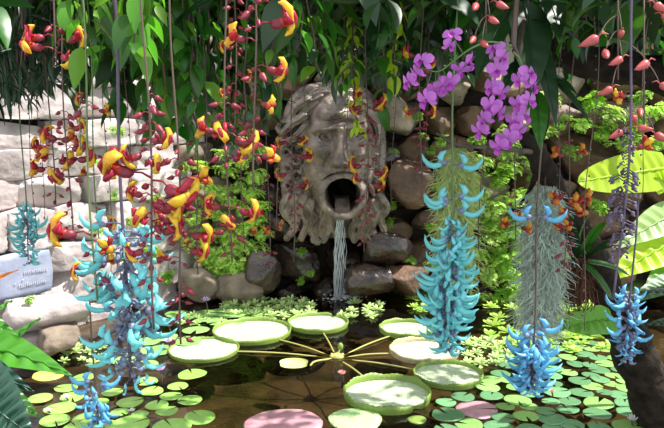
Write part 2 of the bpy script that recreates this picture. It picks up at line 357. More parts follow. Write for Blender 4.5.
# ================================================================== CARVED FACE FOUNTAIN
FD = 7.42                                            # distance of the relief plane
def face_relief():
    step = 0.62; us = np.arange(278, 392, step); vs2 = np.arange(82, 244, step)
    Ug, Vg = np.meshgrid(us, vs2); rnd = random.Random(5)
    def ga(cx, cy, sx, sy, rot=0.0):
        c, s = math.cos(rot), math.sin(rot); x = Ug - cx; y = Vg - cy
        return np.exp(-(((x * c + y * s) / sx) ** 2 + ((-x * s + y * c) / sy) ** 2))
    lab = np.zeros_like(Ug, int)
    e = 1 - ((Ug - 339) / 35) ** 2 - ((Vg - 152) / 68) ** 2
    h = np.where(e > 0, 30 * np.sqrt(np.clip(e, 0, 1)) ** 0.8 + 6, -4)
    slab = 1 - (np.abs((Ug - 333) / 52)) ** 3 - (np.abs((Vg - 160) / 78)) ** 3
    h = np.maximum(h, np.where(slab > 0, 8 * np.clip(slab, 0, 1) ** 0.4, -30))
    lab[e <= 0.02] = 1
    # brows, eyes, nose, cheeks, forehead folds
    h += 7 * ga(326, 128.5, 11, 3.2, -0.12) + 7 * ga(354, 128, 10, 3.2, 0.12) + 4 * ga(340, 127, 5, 4)
    h -= 8.5 * ga(326.5, 135.5, 8.5, 5.0) + 8.5 * ga(354.5, 135, 8, 5.0)
    for ex, ey in ((327, 135.6), (354.5, 135)):
        q = 1 - ((Ug - ex) / 6.2) ** 2 - ((Vg - ey) / 3.6) ** 2
        h += 5.5 * np.sqrt(np.clip(q, 0, 1)); h -= 1.6 * ga(ex, ey, 1.6, 1.6)
        lid = np.abs(np.sqrt(((Ug - ex) / 7.4) ** 2 + ((Vg - ey) / 4.6) ** 2) - 1); h += 2.6 * np.exp(-(lid / 0.16) ** 2)
        h -= 1.8 * ga(ex, ey + 8, 7, 1.3) 
    t = np.clip((Vg - 127) / 34, 0, 1); wn_ = 3.0 + 3.6 * t
    inn = (Vg > 124) & (Vg < 166); tip = np.where(Vg > 159, np.clip(1 - ((Vg - 159) / 4.5) ** 2, 0, 1) ** 0.5, 1) * np.clip((Vg - 122) / 8, 0, 1)
    h += np.where(inn, (5 + 11 * t) * np.exp(-(np.abs(Ug - 340) / wn_) ** 2.6) * tip, 0)
    h += 8 * ga(333, 159, 3.6, 3.4) + 8 * ga(347.5, 159, 3.6, 3.4) - 5 * ga(336, 163, 2, 1.4) - 5 * ga(344.5, 163, 2, 1.4)
    h += 5 * ga(321, 150, 8, 8) + 5 * ga(360, 149, 7, 8) - 3 * ga(329, 158, 3, 8, 0.5) - 3 * ga(352, 158, 3, 8, -0.5)
    for cx, cy, s_ in ((331, 104, 7), (345, 101, 8), (357, 108, 7), (324, 113, 7), (339, 113, 6), (352, 117, 6)): h += 4.5 * ga(cx, cy, s_, s_ * 0.75)
    h -= 3 * ga(340, 121, 14, 1.6)
    # locks of hair, moustache and beard as rounded strands
    def lock(pts, r0, r1, top, lb):
        pts = spline([(x, y, 0) for x, y in pts], 6); n = len(pts)
        nonlocal h
        for i in range(n - 1):
            a, b = pts[i], pts[i + 1]; f = i / (n - 1); r = r0 + (r1 - r0) * f
            dx, dy = b.x - a.x, b.y - a.y; l2 = dx * dx + dy * dy + 1e-9
            tt = np.clip(((Ug - a.x) * dx + (Vg - a.y) * dy) / l2, 0, 1)
            sd_ = ((Ug - a.x) * dy - (Vg - a.y) * dx) / math.sqrt(l2)
            dd = np.hypot(Ug - a.x - tt * dx, Vg - a.y - tt * dy)
            hh = top * (1 - 0.35 * f) + r * 1.25 * np.sqrt(np.clip(1 - (dd / r) ** 2, 0, 1)) + 0.7 * np.cos(sd_ / r * 7)
            m = (dd < r) & (hh > h); h = np.where(m, hh, h); lab[m] = lb
    def curl_(cx, cy, r, top, lb, sg=1, a0=0.0):
        pts = [(cx + math.cos(a0 + sg * a) * r * (1 - a / 9), cy + math.sin(a0 + sg * a) * r * (1 - a / 9)) for a in np.linspace(0, 6.0, 9)]
        lock(pts, r * 0.42, r * 0.28, top, lb)
    for p in ([(322, 97), (310, 104), (303, 116), (306, 128)], [(318, 104), (308, 114), (311, 128), (306, 140)], [(310, 100), (298, 108), (292, 120), (282, 124)],
              [(306, 116), (294, 124), (285, 132), (280, 128)], [(308, 126), (298, 136), (289, 140), (283, 136)], [(330, 93), (318, 94), (308, 100), (298, 104)],
              [(345, 93), (358, 95), (367, 104), (370, 116)], [(356, 99), (368, 108), (373, 122), (369, 134)], [(364, 112), (374, 124), (376, 138), (371, 148)], [(334, 95), (346, 92), (356, 96), (362, 104)]):
        lock(p, 5.0, 2.4, 17, 1)
    for cx, cy, r, sg in ((304, 150, 6, 1), (313, 158, 5, -1), (297, 160, 5.5, 1), (307, 169, 6, -1), (315, 178, 5, 1), (298, 175, 5.5, -1), (304, 186, 6, 1), (314, 192, 5, -1), (296, 190, 5, 1), (290, 168, 4.5, 1),
                          (372, 158, 5.5, -1), (368, 168, 5, 1), (376, 172, 5, -1), (370, 182, 5.5, -1), (377, 188, 5, 1), (372, 196, 5, -1), (288, 152, 5, -1), (290, 184, 5, 1)):
        curl_(cx, cy, r, 11, 2, sg, rnd.uniform(0, 6))
    for p in ([(300, 192), (294, 204), (298, 216), (292, 230)], [(307, 196), (303, 208), (308, 220), (302, 236)], [(315, 200), (313, 212), (319, 222), (314, 238)], [(322, 207), (322, 216), (328, 224), (324, 238)],
              [(362, 204), (366, 214), (360, 224), (364, 238)], [(370, 200), (375, 210), (369, 220), (374, 234)], [(378, 196), (384, 206), (379, 216), (383, 228)], [(354, 209), (356, 218), (351, 226), (354, 238)],
              [(330, 212), (331, 222), (336, 230)], [(310, 204), (318, 214), (312, 226), (318, 240)], [(366, 208), (371, 220), (366, 230), (372, 240)], [(296, 200), (290, 212), (296, 224), (288, 236)], [(326, 210), (320, 224), (325, 236)], [(358, 210), (362, 222), (357, 234)], [(290, 196), (285, 206), (288, 216)]):
        lock(p, 5.4, 3.4, 13, 2)
    for k in range(4):
        lock([(338, 167.5 + k * 0.8), (328, 168 + k), (319, 174 + k * 2.0), (312 - k, 184 + k * 3)], 3.2, 2.0, 31 - k * 3, 2)
        lock([(343, 167.5 + k * 0.8), (353, 168 + k), (362, 174 + k * 2.0), (369 + k, 184 + k * 3)], 3.2, 2.0, 31 - k * 3, 2)
    # open mouth: a thick round lip and a deep hollow
    rr = np.hypot((Ug - 342) / 1.03, (Vg - 191) / 1.0)
    lip = 31 + 5.5 * np.sqrt(np.clip(1 - ((rr - 18.6) / 4.4) ** 2, 0, 1)); ml = np.abs(rr - 18.6) < 4.4
    lip = np.where(Vg < 176, lip - 2, lip); m = ml & (lip > h - 5); h = np.where(m, lip, h); lab[m] = 3
    ins = rr < 16.2; dep = np.clip((16.2 - rr) / 3.2, 0, 1); h = np.where(ins, np.minimum(h, 33 - 44 * dep ** 0.8), h); lab[ins] = 3
    tg = ins & (np.abs(Ug - 342) < 7) & (Vg > 196); h = np.where(tg, np.maximum(h, 18 + (Vg - 196) * 1.4), h)
    # erosion
    nz = np.array([[mnoise.noise(Vector((u * 0.18, v * 0.18, 4))) * 1.1 + mnoise.noise(Vector((u * 0.5, v * 0.5, 9))) * 0.5 for u in us] for v in vs2]); h = h + nz
    return us, vs2, h, lab
def build_face():
    us, vs2, h, lab = face_relief(); k = FD / FOC
    ok = h > 0; base = P(334, 160, FD)
    root = thing('stone_face_fountain', 'huge carved stone face with open spouting mouth and curly beard', 'fountain', tuple(P(334, 232, FD)))
    ny, nx = h.shape; ctr = {}
    pts = np.zeros((ny, nx, 3))
    for j in range(ny):
        r0 = P(334, vs2[j], FD)
        pts[j, :, 0] = (us - 332) * k * 1.02; pts[j, :, 1] = FD - np.maximum(h[j], -2) * k * 1.30; pts[j, :, 2] = r0.z
    fl = lab[:-1, :-1]; fo = ok[:-1, :-1] | ok[1:, :-1] | ok[:-1, 1:] | ok[1:, 1:]
    idx = np.arange(ny * nx).reshape(ny, nx)
    for name, lb in (('face', 0), ('hair', 1), ('beard', 2), ('mouth', 3)):
        jj, ii = np.nonzero((fl == lb) & fo)
        q = np.stack([idx[jj, ii], idx[jj + 1, ii], idx[jj + 1, ii + 1], idx[jj, ii + 1]], 1)
        used, inv = np.unique(q, return_inverse=True); b = MB(); b.add(pts.reshape(-1, 3)[used] - np.array(root.location), [tuple(x) for x in inv.reshape(q.shape).tolist()])
        b.build(name, face_m, root)
    return root
build_face()

# falling water out of the mouth, and the splash where it lands
w = thing('water_stream', 'thin white stream of water falling from the stone mouth into the pond', 'water stream', tuple(G(338, 293, 0)))
wo = Vector(w.location); rw = random.Random(3)
mouth = P(342, 205, FD - 0.30)
for i in range(12):
    dx = (i - 5.5) * 0.0105; b = MB(); pts = []
    st = mouth + Vector((dx * 1.25, 0.12, 0.0)); end = Vector((wo.x + dx * rw.uniform(0.6, 1.4), wo.y - 0.06 + rw.uniform(-.04, .04), 0.0))
    for s_ in range(19):
        f = s_ / 18; z = st.z + (end.z - st.z) * (0.2 * f + 0.8 * f * f); x = st.x + (end.x - st.x) * f; x = x + (wo.x - x) * 0.45 * math.sin(PI * min(1, f * 1.6)) * (1 if f < .63 else 0.0)
        y = st.y - 0.19 * min(1, f * 3.2) ** 0.7 + (end.y + 0.19 - st.y) * f * 0.6
        pts.append(Vector((x + 0.006 * math.sin(s_ * 1.9 + i * 2.1), y, z)) - wo)
    b.tube(pts, [(0.0018 + 0.0042 * rw.random() ** 2) * (1 + f_ / 22) for f_ in range(19)], 6); b.build('strand', fall_m, w)
land = pts[-1] + wo; b = MB()
for i in range(150):
    a = rw.uniform(0, 2 * PI); r = abs(rw.gauss(0, 0.13)); z = abs(rw.gauss(0, 0.045)) * math.exp(-r * 3); s = rw.uniform(0.003, 0.010)
    b.ell((land.x + math.cos(a) * r * 1.3, land.y + math.sin(a) * r, z + 0.004), (s * rw.uniform(1, 2.2), s, s), 6, 4)
tag(b.build('splash_foam', fall_m), 'white splash where the falling water meets the pond', 'splash', kind='stuff')

# slate plaque on the limestone wall
def plaque():
    A_, B_ = Vector((-4.3, 4.3, 0)), Vector((-1.75, 7.65, 0)); t = (B_ - A_).normalized(); nrm = Vector((t.y, -t.x, 0)); yaw = math.atan2(t.y, t.x)
    def on_wall(px, py, off=0.22):
        r = ray(px, py); o_ = Vector((0, 0, CAM_H)); a = A_ + nrm * off; k = (a - o_).dot(nrm) / r.dot(nrm); return o_ + r * k
    c = on_wall(22, 275); tl = on_wall(-8, 275); rr_ = on_wall(52, 275); zt = on_wall(22, 253).z; zb = on_wall(22, 298).z
    w_ = (rr_ - tl).length / 2; h_ = (zt - zb) / 2
    root = thing('stone_plaque', 'blue-grey slate plaque with faint pale lettering on the limestone wall', 'plaque', tuple(c)); root.rotation_euler = (0, 0, yaw)
    b = MB(); v, f = stone_mesh(w_, 0.035, h_, 91, 0.97, 0.03, 8); b.add(v, f); b.build('slab', slate_m, root)
    rn = random.Random(8); b = MB()
    for zr, x0, x1 in ((0.12, 0.0, 0.8), (-0.42, -0.2, 0.75)):
        if b.n: b.build('lettering', ink_m, root, False); b = MB()
        x = x0 * w_
        while x < x1 * w_:
            hgt = 0.015; b.box((x, -0.045, zr * h_), (0.0035, 0.003, hgt * rn.uniform(0.7, 1)))
            if rn.random() < 0.6: b.box((x + 0.005, -0.045, zr * h_ + rn.choice((-1, 0, 1)) * 0.011), (0.005, 0.003, 0.003))
            x += 0.019
    b.build('lettering', ink_m, root, False); b = MB()
    for x, z in ((-0.02, -0.08), (-0.09, -0.14), (0.02, -0.16)): b.ell((x, -0.046, z * h_ * 2), (0.009, 0.004, 0.007), 8, 5)
    b.build('carved_mark', ink_m, root, False)
plaque()
# loose blocks at the foot of the limestone wall
blocks = []
for px0, px1, py0, py1, d, m, lb, bl in ((8, 86, 299, 328, 5.75, lime_m, 'long flat grey stone block under the slate plaque', .8), (40, 80, 325, 352, 5.65, tan_m, 'squarish brown stone block below the long flat block, by the lily pads', .8),
                                       (-10, 42, 322, 352, 5.7, lime_m, 'pale stone block behind the big green leaf, under the long flat block', .8),
                                       (178, 222, 268, 302, 7.3, tan_m, 'tan boulder at the water edge under the red hanging flowers', .35), (213, 268, 272, 304, 7.3, tan_m, 'rounded boulder below the bright fern left of the fountain', .3),
                                       (240, 280, 250, 292, 7.35, rock_wet, 'dark wet boulder beside the stone beard, left of the water stream', .3), (345, 395, 262, 294, 7.3, rock_wet, 'dark wet boulder right of the falling water', .3),
                                       (385, 432, 262, 294, 7.35, rock_m, 'brown boulder at the water edge, third right of the falling water', .3), (360, 412, 232, 266, 7.4, rock_wet, 'wet brown slab boulder under the beard, right of the water stream', .3),
                                       (388, 432, 158, 205, 7.4, rock_m, 'big rounded brown boulder beside the carved face, right of the beard', .3), (378, 412, 95, 135, 7.45, tan_m, 'pinkish brown boulder above the carved face, below the purple orchids', .25)):
    a = P((px0 + px1) / 2, (py0 + py1) / 2, d); k = pxm(d)
    b = MB(); v, f = stone_mesh((px1 - px0) / 2 * k, 0.22, (py1 - py0) / 2 * k * 1.05, len(blocks) * 13 + 5, bl, 0.10 if bl > .5 else 0.16, 11); b.add(v, f)
    o = b.build('boulder' if bl < .5 else 'stone_block', m); o.location = a
    if bl > .5: o.rotation_euler = (0, 0, math.radians(30))
    tag(o, lb, 'boulder' if bl < .5 else 'stone block', 'loose stones at the water edge'); blocks.append(o)

# ================================================================== WATER LILIES
def victoria(px, py, wpx, rim_h, label, center, notch=None, tilt=0.0, rim_mat=None, top_mat=None, dip=0.0):
    c = G(px, py, 0.0); R = wpx / 2 * pxm(c.y) * 1.0
    rim_h *= 0.8
    root = thing('giant_lily_pad', label, 'lily pad', (c.x, c.y, 0.012), 'giant water lily pads')
    n = 96; b = MB(); vs_ = [(0, 0, 0.004)]; fs = []
    def rad(a):
        if notch is None: return R
        d = abs((a - notch + PI) % (2 * PI) - PI); return R * (1 - 0.16 * math.exp(-(d / 0.10) ** 2))
    for i in range(1, 7):
        for k in range(n):
            a = 2 * PI * k / n; r = rad(a) * i / 6
            vs_.append((r * math.cos(a), r * math.sin(a), 0.004 * math.sin(i * 2 + a * 3)))
    fs = [(0, 1 + k, 1 + (k + 1) % n) for k in range(n)]
    for i in range(5):
        for k in range(n): q = 1 + i * n; fs.append((q + k, q + n + k, q + n + (k + 1) % n, q + (k + 1) % n))
    b.add(vs_, fs); b.build('leaf_disc', top_mat or pad_top, root)
    b = MB(); vs_ = []; prof = ((1.0, -0.006), (1.012, 0.35), (1.02, 1.0), (1.008, 1.0), (0.998, 0.35), (0.985, 0.06))
    for k in range(n):
        a = 2 * PI * k / n; rb = rad(a); hh = rim_h * (1 + 0.12 * math.sin(5 * a + px) + 0.1 * math.sin(11 * a)) * (1 - dip * math.exp(-(abs((a - (notch or 0) + PI) % (2 * PI) - PI) / 0.16) ** 2)) 
        fl = 0.022 * (1 if k % 2 else -1)
        for s, z in prof: r = rb * s + (fl * 0.25 if 0.1 < z else 0); vs_.append((r * math.cos(a), r * math.sin(a), z * hh if z > 0 else -0.02))
    m_ = len(prof); fs = [(k * m_ + j, ((k + 1) % n) * m_ + j, ((k + 1) % n) * m_ + j + 1, k * m_ + j + 1) for k in range(n) for j in range(m_ - 1)]
    b.add(vs_, fs); b.build('rim', rim_mat or pad_rim, root)
    if center:
        e = Vector(center) - Vector(root.location); d = e.normalized() * R * 0.97
        b = MB(); q = [d + Vector((0, 0, -0.02)), d * 1.05 + Vector((0, 0, 0.0)), d.lerp(e, 0.5) + Vector((0, 0, 0.006)), e + Vector((0, 0, -0.02))]
        b.tube(spline(q, 4), 0.0075, 6); b.build('stalk', stalk_m, root)
    if tilt: root.rotation_euler = (tilt, 0, 0)
    return root
crown = G(337, 357, 0.0)
victoria(204, 351, 71, 0.028, 'pale giant lily pad with low rim nearest the turquoise flowers', crown)
victoria(252, 333, 79, 0.045, 'largest far giant lily pad with upturned rim, behind the low pad', crown)
victoria(318, 325, 61, 0.045, 'giant lily pad with notched far rim below the water stream', crown, notch=PI * 0.30, dip=0.6)
victoria(406, 331, 54, 0.050, 'giant lily pad with green rim behind the pink-rimmed pad', crown)
victoria(424, 353, 70, 0.050, 'giant lily pad with pinkish brown rim below the hanging turquoise flowers', crown, rim_mat=pad_rim_pink)
victoria(448, 377, 70, 0.045, 'giant lily pad with green rim in front of the pink-rimmed pad', crown)
victoria(387, 397, 89, 0.062, 'nearest giant lily pad with upturned rim notched front and back', crown, notch=-0.9, dip=0.7)
def flat_pad(px, py, wpx, m, name, label, cut=None, thick=0.012, group=None, cat='lily pad', z=0.005, rot=0.0):
    c = G(px, py, z); R = wpx / 2 * pxm(c.y); o = bpy.data.objects.new(name, pad_mesh(R, m, cut, thick)); C.objects.link(o)
    o.location = c; o.rotation_euler = (0, 0, rot); tag(o, label, cat, group); return o
def pad_mesh(R, m, cut=0.16, thick=0.008, n=28, wav=0.03, seed=0):
    b = MB(); vs_ = []; a0 = cut or 0; full = cut is None
    rows = [(0.0, 0), (0.35, 0.3), (0.7, 0.2), (0.97, 0.0), (1.0, -0.6), (0.93, -1.0)]
    for i, (f, z) in enumerate(rows):
        for k in range(n + 1):
            a = a0 + (2 * PI - 2 * a0) * k / n; r = R * f * (1 + wav * math.sin(3 * a + seed) + wav * 0.5 * math.sin(7 * a))
            vs_.append((r * math.cos(a), r * math.sin(a), thick * (z + 0.6) + R * 0.02 * math.sin(2 * a + seed) * f))
    fs = [(i * (n + 1) + k, (i + 1) * (n + 1) + k, (i + 1) * (n + 1) + k + 1, i * (n + 1) + k + 1) for i in range(len(rows) - 1) for k in range(n)]
    b.add(vs_, fs); return b.mesh('lily_pad', m)
pad_new = mat('young_pad', (0.36, 0.60, 0.20), 0.4, noise=60, col2=(0.52, 0.72, 0.36), bump=0.8, bscale=60)
flat_pad(355, 420, 57, pad_new, 'young_giant_pad', 'flat bright green crinkled pad in front of the notched giant pad', None, 0.014)
flat_pad(283, 426, 84, pad_pink, 'pink_lily_pad', 'large dusty pink round pad beside the crinkled green pad', None, 0.014)
flat_pad(477, 410, 44, pad_pink, 'pink_lily_pad', 'dusty pink oval pad among the green pads below the blue flowers', 0.08, 0.012)
flat_pad(417, 420, 20, pad_rim, 'small_pale_pad', 'tiny pale olive leaf floating right of the notched giant pad', None, 0.010)
# young folded pad
c = G(294, 368, 0); k = pxm(c.y); root = thing('folded_lily_pad', 'small half-folded yellow-green pad floating alone mid pond', 'lily pad', tuple(c))
b = MB(); b.add(*[np.array([(math.cos(a) * r * 15 * k, math.sin(a) * r * 11 * k, 0.02 + (0.035 if r > .9 else 0) * (1 if math.sin(a) > -0.3 else 0.3)) for r in (0.02, .5, .85, 1.0) for a in np.linspace(0, 2 * PI, 29)[:-1]]), [(i * 28 + q, i * 28 + (q + 1) % 28, (i + 1) * 28 + (q + 1) % 28, (i + 1) * 28 + q) for i in range(3) for q in range(28)]])
b.build('leaf_disc', mat('young_olive', (0.50, 0.55, 0.20), 0.5), root)
b = MB(); e = Vector(crown) - Vector(c); b.tube(spline([(0.13, 0.02, 0.012), e * 0.5 + Vector((0, 0, 0.01)), e + Vector((0, 0, -0.01))], 5), 0.009, 6); b.build('stalk', stalk_m, root)
# crown with its bud
root = thing('lily_rootstock', 'knotty brown crown where the giant pad stalks meet, with a green bud', 'water lily', tuple(crown))
b = MB(); b.ell((0, 0, 0), (0.06, 0.05, 0.035), 10, 6)
for i in range(9): a = U(0, 6.28); b.ell((math.cos(a) * 0.05, math.sin(a) * 0.04, U(0, .02)), (U(.012, .022),) * 3, 7, 5)
b.build('rootstock', stalk_m, root); b = MB(); b.ell((0.03, 0.06, 0.07), (0.024, 0.024, 0.036), 10, 8); b.tube([(0, 0, 0), (0.02, 0.04, 0.04), (0.03, 0.06, 0.06)], 0.009, 6); b.build('bud', pad_rim, root)

def lily_flower(name, px, py, z, wpx, m, label, stem=True):
    c = G(px, py, z) if z < 0.4 else P(px, py, z); R = wpx / 2 * pxm(c.y); root = thing(name, label, 'water lily flower', tuple(c))
    b = MB()
    for ring, (el, n, s) in enumerate(((0.25, 8, 1.0), (0.75, 7, 0.85), (1.15, 5, 0.7))):
        tpl = sheet(R * s * 1.05, R * 0.5 * s, 4, 2, -0.2, -0.5, 'leaf')
        for i in range(n): b.add_t(tpl, orient((0, 0, 0), 2 * PI * (i + ring * 0.5) / n, el))
    b.build('petal', m, root); b = MB(); b.ell((0, 0, R * 0.2), (R * .16, R * .16, R * .2), 8, 6); b.build('stamen', yellow_m, root)
    if stem: b = MB(); b.tube([(0, 0, 0), (0.01, 0.01, -c.z * 0.5), (0.0, 0.02, -c.z - 0.05)], 0.006, 6); b.build('stalk', stem_m, root)
lily_flower('water_lily_flower', 160, 370, 0.12, 15, lav_p, 'lavender lily flower standing above the bright pads near the low giant pad')
lily_flower('water_lily_flower', 206, 301, 0.14, 12, lav_p, 'pale lavender lily flower below the tan boulder at the far water edge')
lily_flower('water_lily_flower', 169, 326, 0.10, 12, lav_p, 'lavender lily flower under the red hanging buds, upper of two')
lily_flower('water_lily_flower', 168, 342, 0.08, 11, lav_p, 'dull lavender lily flower under the red hanging buds, lower of two')
lily_flower('water_lily_flower', 342, 374, 0.07, 11, pink_p, 'pink lily bud floating below the stalk crown')
lily_flower('water_lily_flower', 632, 420, 0.05, 15, white_p, 'white lily flower among the small pads near the dark trunk')
lily_flower('water_lily_flower', 552, 392, 0.06, 9, pink_p, 'small pale pink lily bud under the hanging blue flowers')
lily_flower('water_lily_flower', 66, 398, 0.03, 12, white_p, 'white lily flower among the bright pads, behind the dark ribbed leaf')
lily_flower('water_lily_flower', 48, 411, 0.03, 10, white_p, 'white lily flower tight beside the dark ribbed leaf')
lily_flower('water_lily_flower', 132, 411, 0.03, 9, white_p, 'small white lily flower lying between the bright pads')

# small pads, each its own floating leaf
PROTO_PAD = {m.name: [pad_mesh(1.0, m, U(0.06, 0.22), 0.05, 26, U(0.015, 0.04), i) for i in range(3)] for m in (small_pad, small_pad_y, small_pad_b)}
def small_pad_at(px, py, wpx, m, group, z=None):
    z = U(0.004, 0.022) if z is None else z; c = G(px, py, z); o = bpy.data.objects.new('lily_pad', random.choice(PROTO_PAD[m.name])); C.objects.link(o)
    R = wpx / 2 * pxm(c.y); o.location = c; o.scale = (R, R * U(0.9, 1.05), R * 0.6); o.rotation_euler = (U(-.04, .04), U(-.04, .04), U(0, 6.28)); tag(o, None, 'lily pad', group); return (o, px, py)
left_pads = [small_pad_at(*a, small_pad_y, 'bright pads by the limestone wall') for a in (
    (84, 377, 22), (66, 388, 24), (72, 397, 27), (178, 386, 22), (192, 374, 30), (146, 381, 24), (152, 391, 25), (171, 396, 24), (190, 400, 26), (130, 402, 28), (157, 405, 26), (167, 411, 24), (120, 412, 20),
    (112, 392, 22), (130, 424, 42), (200, 417, 35), (172, 427, 42), (60, 408, 34), (55, 420, 34), (86, 418, 30), (99, 402, 22), (40, 398, 26), (104, 426, 28), (140, 414, 18), (76, 428, 30))]
order_labels(left_pads, 'bright green floating pad near the limestone wall', 3)
mid_pads = [small_pad_at(*a, small_pad, 'far pads by the tan boulder') for a in ((187, 341, 30), (165, 337, 26), (148, 341, 28), (141, 352, 30), (160, 350, 30), (205, 316, 46), (230, 312, 40), (196, 330, 28), (235, 325, 26), (178, 314, 28), (124, 360, 26), (147, 364, 24), (218, 322, 24), (250, 316, 28), (265, 320, 24))]
order_labels(mid_pads, 'green floating pad behind the giant pads', 2)
yel = flat_pad(49, 375, 34, mat('yellowing_pad', (0.62, 0.55, 0.12), 0.4), 'yellowing_pad', 'yellowing pad at the foot of the limestone wall', 0.1)
rp = []
rr2 = random.Random(21)
def in_right(px, py):
    if py < 330 or py > 430 or px > 672: return False
    lo = 512 if py < 350 else 492 if py < 372 else 470 if py < 392 else 446
    if py < 392: lo = max(lo, 487 + (392 - py) * 0.2)
    hi = 672
    if py < 400: hi = min(hi, 612 + max(0, py - 330) * 0.95)
    return lo < px < hi and math.hypot((px - 477) / 28, (py - 410) / 12) > 1
tries = 0; pts_ = []
while len(pts_) < 118 and tries < 9000:
    tries += 1; px, py = rr2.uniform(440, 672), 330 + 100 * rr2.random() ** 0.8; s = (12 + (py - 330) * 0.17) * rr2.uniform(0.8, 1.35)
    if not in_right(px, py): continue
    if all(math.hypot(px - q[0], (py - q[1]) * 2.6) > (s + q[2]) * 0.40 for q in pts_): pts_.append((px, py, s))
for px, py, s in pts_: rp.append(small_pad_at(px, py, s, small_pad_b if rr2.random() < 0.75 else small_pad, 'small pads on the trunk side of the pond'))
order_labels(rp, 'small blue-green pad before the dark trunk', 7)

# water lettuce and other leafy floaters
def rosette(seed, m, n=9, L=1.0, Wd=0.62):
    rnd = random.Random(seed); b = MB()
    for ring, (el, cnt, s) in enumerate(((0.35, n, 1.0), (0.85, n - 3, 0.75))):
        for i in range(cnt):
            b.add_t(sheet(L * s, Wd * s, 5, 3, -0.12, rnd.uniform(0.1, 0.5), 'spoon'), orient((0, 0, 0.05), 2 * PI * i / cnt + rnd.uniform(-.3, .3) + ring * 0.5, el + rnd.uniform(-.2, .25)))
    return b.mesh('rosette', m)
ROS = [rosette(i, lettuce_m) for i in range(4)]; lettuce_y = mat('lettuce_bright', (0.42, 0.62, 0.10), 0.5, 0.3, var=0.3); ROSY = [rosette(i + 9, lettuce_y) for i in range(3)]
def lettuce(px, py, wpx, bank, group):
    c = G(px, py, 0.0); o = bpy.data.objects.new('water_lettuce', random.choice(bank)); C.objects.link(o); R = wpx / 2 * pxm(c.y)
    o.location = c; o.scale = (R, R, R * 1.25); o.rotation_euler = (0, 0, U(0, 6.28)); tag(o, None, 'water plant', group); return (o, px, py)
def scatter(n, x0, x1, y0, y1, w0, w1, seed, md=0.6):
    rnd = random.Random(seed); out = []; t = 0
    while len(out) < n and t < 4000:
        t += 1; q = (rnd.uniform(x0, x1), rnd.uniform(y0, y1), rnd.uniform(w0, w1))
        if all(math.hypot(q[0] - p[0], (q[1] - p[1]) * 2.2) > (q[2] + p[2]) / 2 * md for p in out): out.append(q)
    return out
order_labels([lettuce(*q, ROS, 'water lettuce between the boulders and the giant pads') for q in scatter(36, 224, 312, 301, 318, 14, 21, 1, .5)], 'pale water lettuce behind the largest far giant pad', 2)
order_labels([lettuce(*q, ROS, 'water lettuce beside the tan boulder') for q in scatter(9, 180, 222, 314, 326, 11, 15, 2)], 'pale water lettuce beside the far lily pads', 1)
order_labels([lettuce(*q, ROS, 'water lettuce by the water stream') for q in scatter(9, 342, 384, 304, 318, 13, 19, 3)], 'pale water lettuce below the falling stream', 1)
order_labels([lettuce(*q, ROS, 'water lettuce by the long turquoise flowers') for q in scatter(20, 466, 514, 340, 366, 14, 21, 4, .5)], 'white-green water lettuce right of the hanging turquoise flowers', 2)
order_labels([lettuce(*q, ROSY, 'leafy floaters by the rock bank') for q in scatter(44, 490, 612, 306, 352, 17, 28, 5, 0.42)], 'yellow-green water plant below the hanging grey moss', 4)
order_labels([lettuce(*q, ROSY, 'leafy floaters at the foot of the rocks') for q in scatter(8, 412, 438, 294, 312, 12, 18, 6)], 'yellow-green water plant behind the green-rimmed giant pad', 1)
order_labels([lettuce(*q, ROS, 'water lettuce by the stone blocks') for q in scatter(12, 62, 110, 345, 364, 12, 17, 7)], 'white-green water lettuce at the foot of the stone blocks', 1)

# ================================================================== FERNS ON THE ROCK
def fern_mesh(seed, m, fronds=13, L=1.0, wide=0.42, pairs=6, up=0.9):
    rnd = random.Random(seed); b = MB()
    lv = np.array([(0, 0, 0), (.45, .42, .06), (1, .12, -.06), (.45, -.42, .04)]); lf = [(0, 1, 2), (0, 2, 3)]
    for i in range(fronds):
        az = rnd.uniform(-1.6, 1.6) - PI / 2; l = L * rnd.uniform(0.5, 1.0); pos = Vector((rnd.uniform(-.22, .22), rnd.uniform(-.05, .05), rnd.uniform(-.22, .22))); ang = rnd.uniform(-0.6, up)
        d = Vector((math.cos(az), math.sin(az), 0)); side = Vector((-d.y, d.x, 0)); path = [pos.copy()]
        for s in range(pairs + 1):
            st = d * math.cos(ang) + Vector((0, 0, math.sin(ang))); pos = pos + st * (l / (pairs + 1)); path.append(pos.copy()); ang -= rnd.uniform(0.12, 0.36)
            w_ = wide * l * math.sin(PI * (0.22 + 0.74 * (s / pairs)))
            for sg in (-1, 1):
                dr = (side * sg + st * 0.5 + Vector((0, 0, rnd.uniform(-.35, .1)))).normalized(); q = pos.copy()
                for k in range(3):
                    q = q + dr * (w_ * .30); lw = w_ * (0.50 - .09 * k)
                    for s2 in (-1, 1):
                        b.add_t((lv, lf), aim(q, dr + st * (.9 * s2) + Vector((0, 0, rnd.uniform(-.4, .3))), rnd.uniform(-.7, .7), lw))
        b.tube(path[::2] + [path[-1]], 0.005 * L, 3)
    return b.mesh('fern_fronds', m)
fern_l = mat('fern_lime', (0.55, 0.74, 0.20), 0.5, 0.40, (1.3, 1.3, 0.7), var=0.3)
FERN = [fern_mesh(i, fern_m) for i in range(4)]; FERNL = [fern_mesh(i + 10, fern_l, 15) for i in range(4)]
def fern(px, py, spx, bank, group, d=7.42, yaw=0.0):
    p = P(px, py, d); o = bpy.data.objects.new('fern', random.choice(bank)); C.objects.link(o); s = spx * 0.58 * pxm(d)
    o.location = p; o.scale = (s, s, s * U(0.9, 1.1)); o.rotation_euler = (U(-.2, .2), U(-.3, .3), yaw + U(-.3, .3)); tag(o, None, 'fern', group); return (o, px, py)
gl = 'ferns on the rocks between limestone wall and carved face'
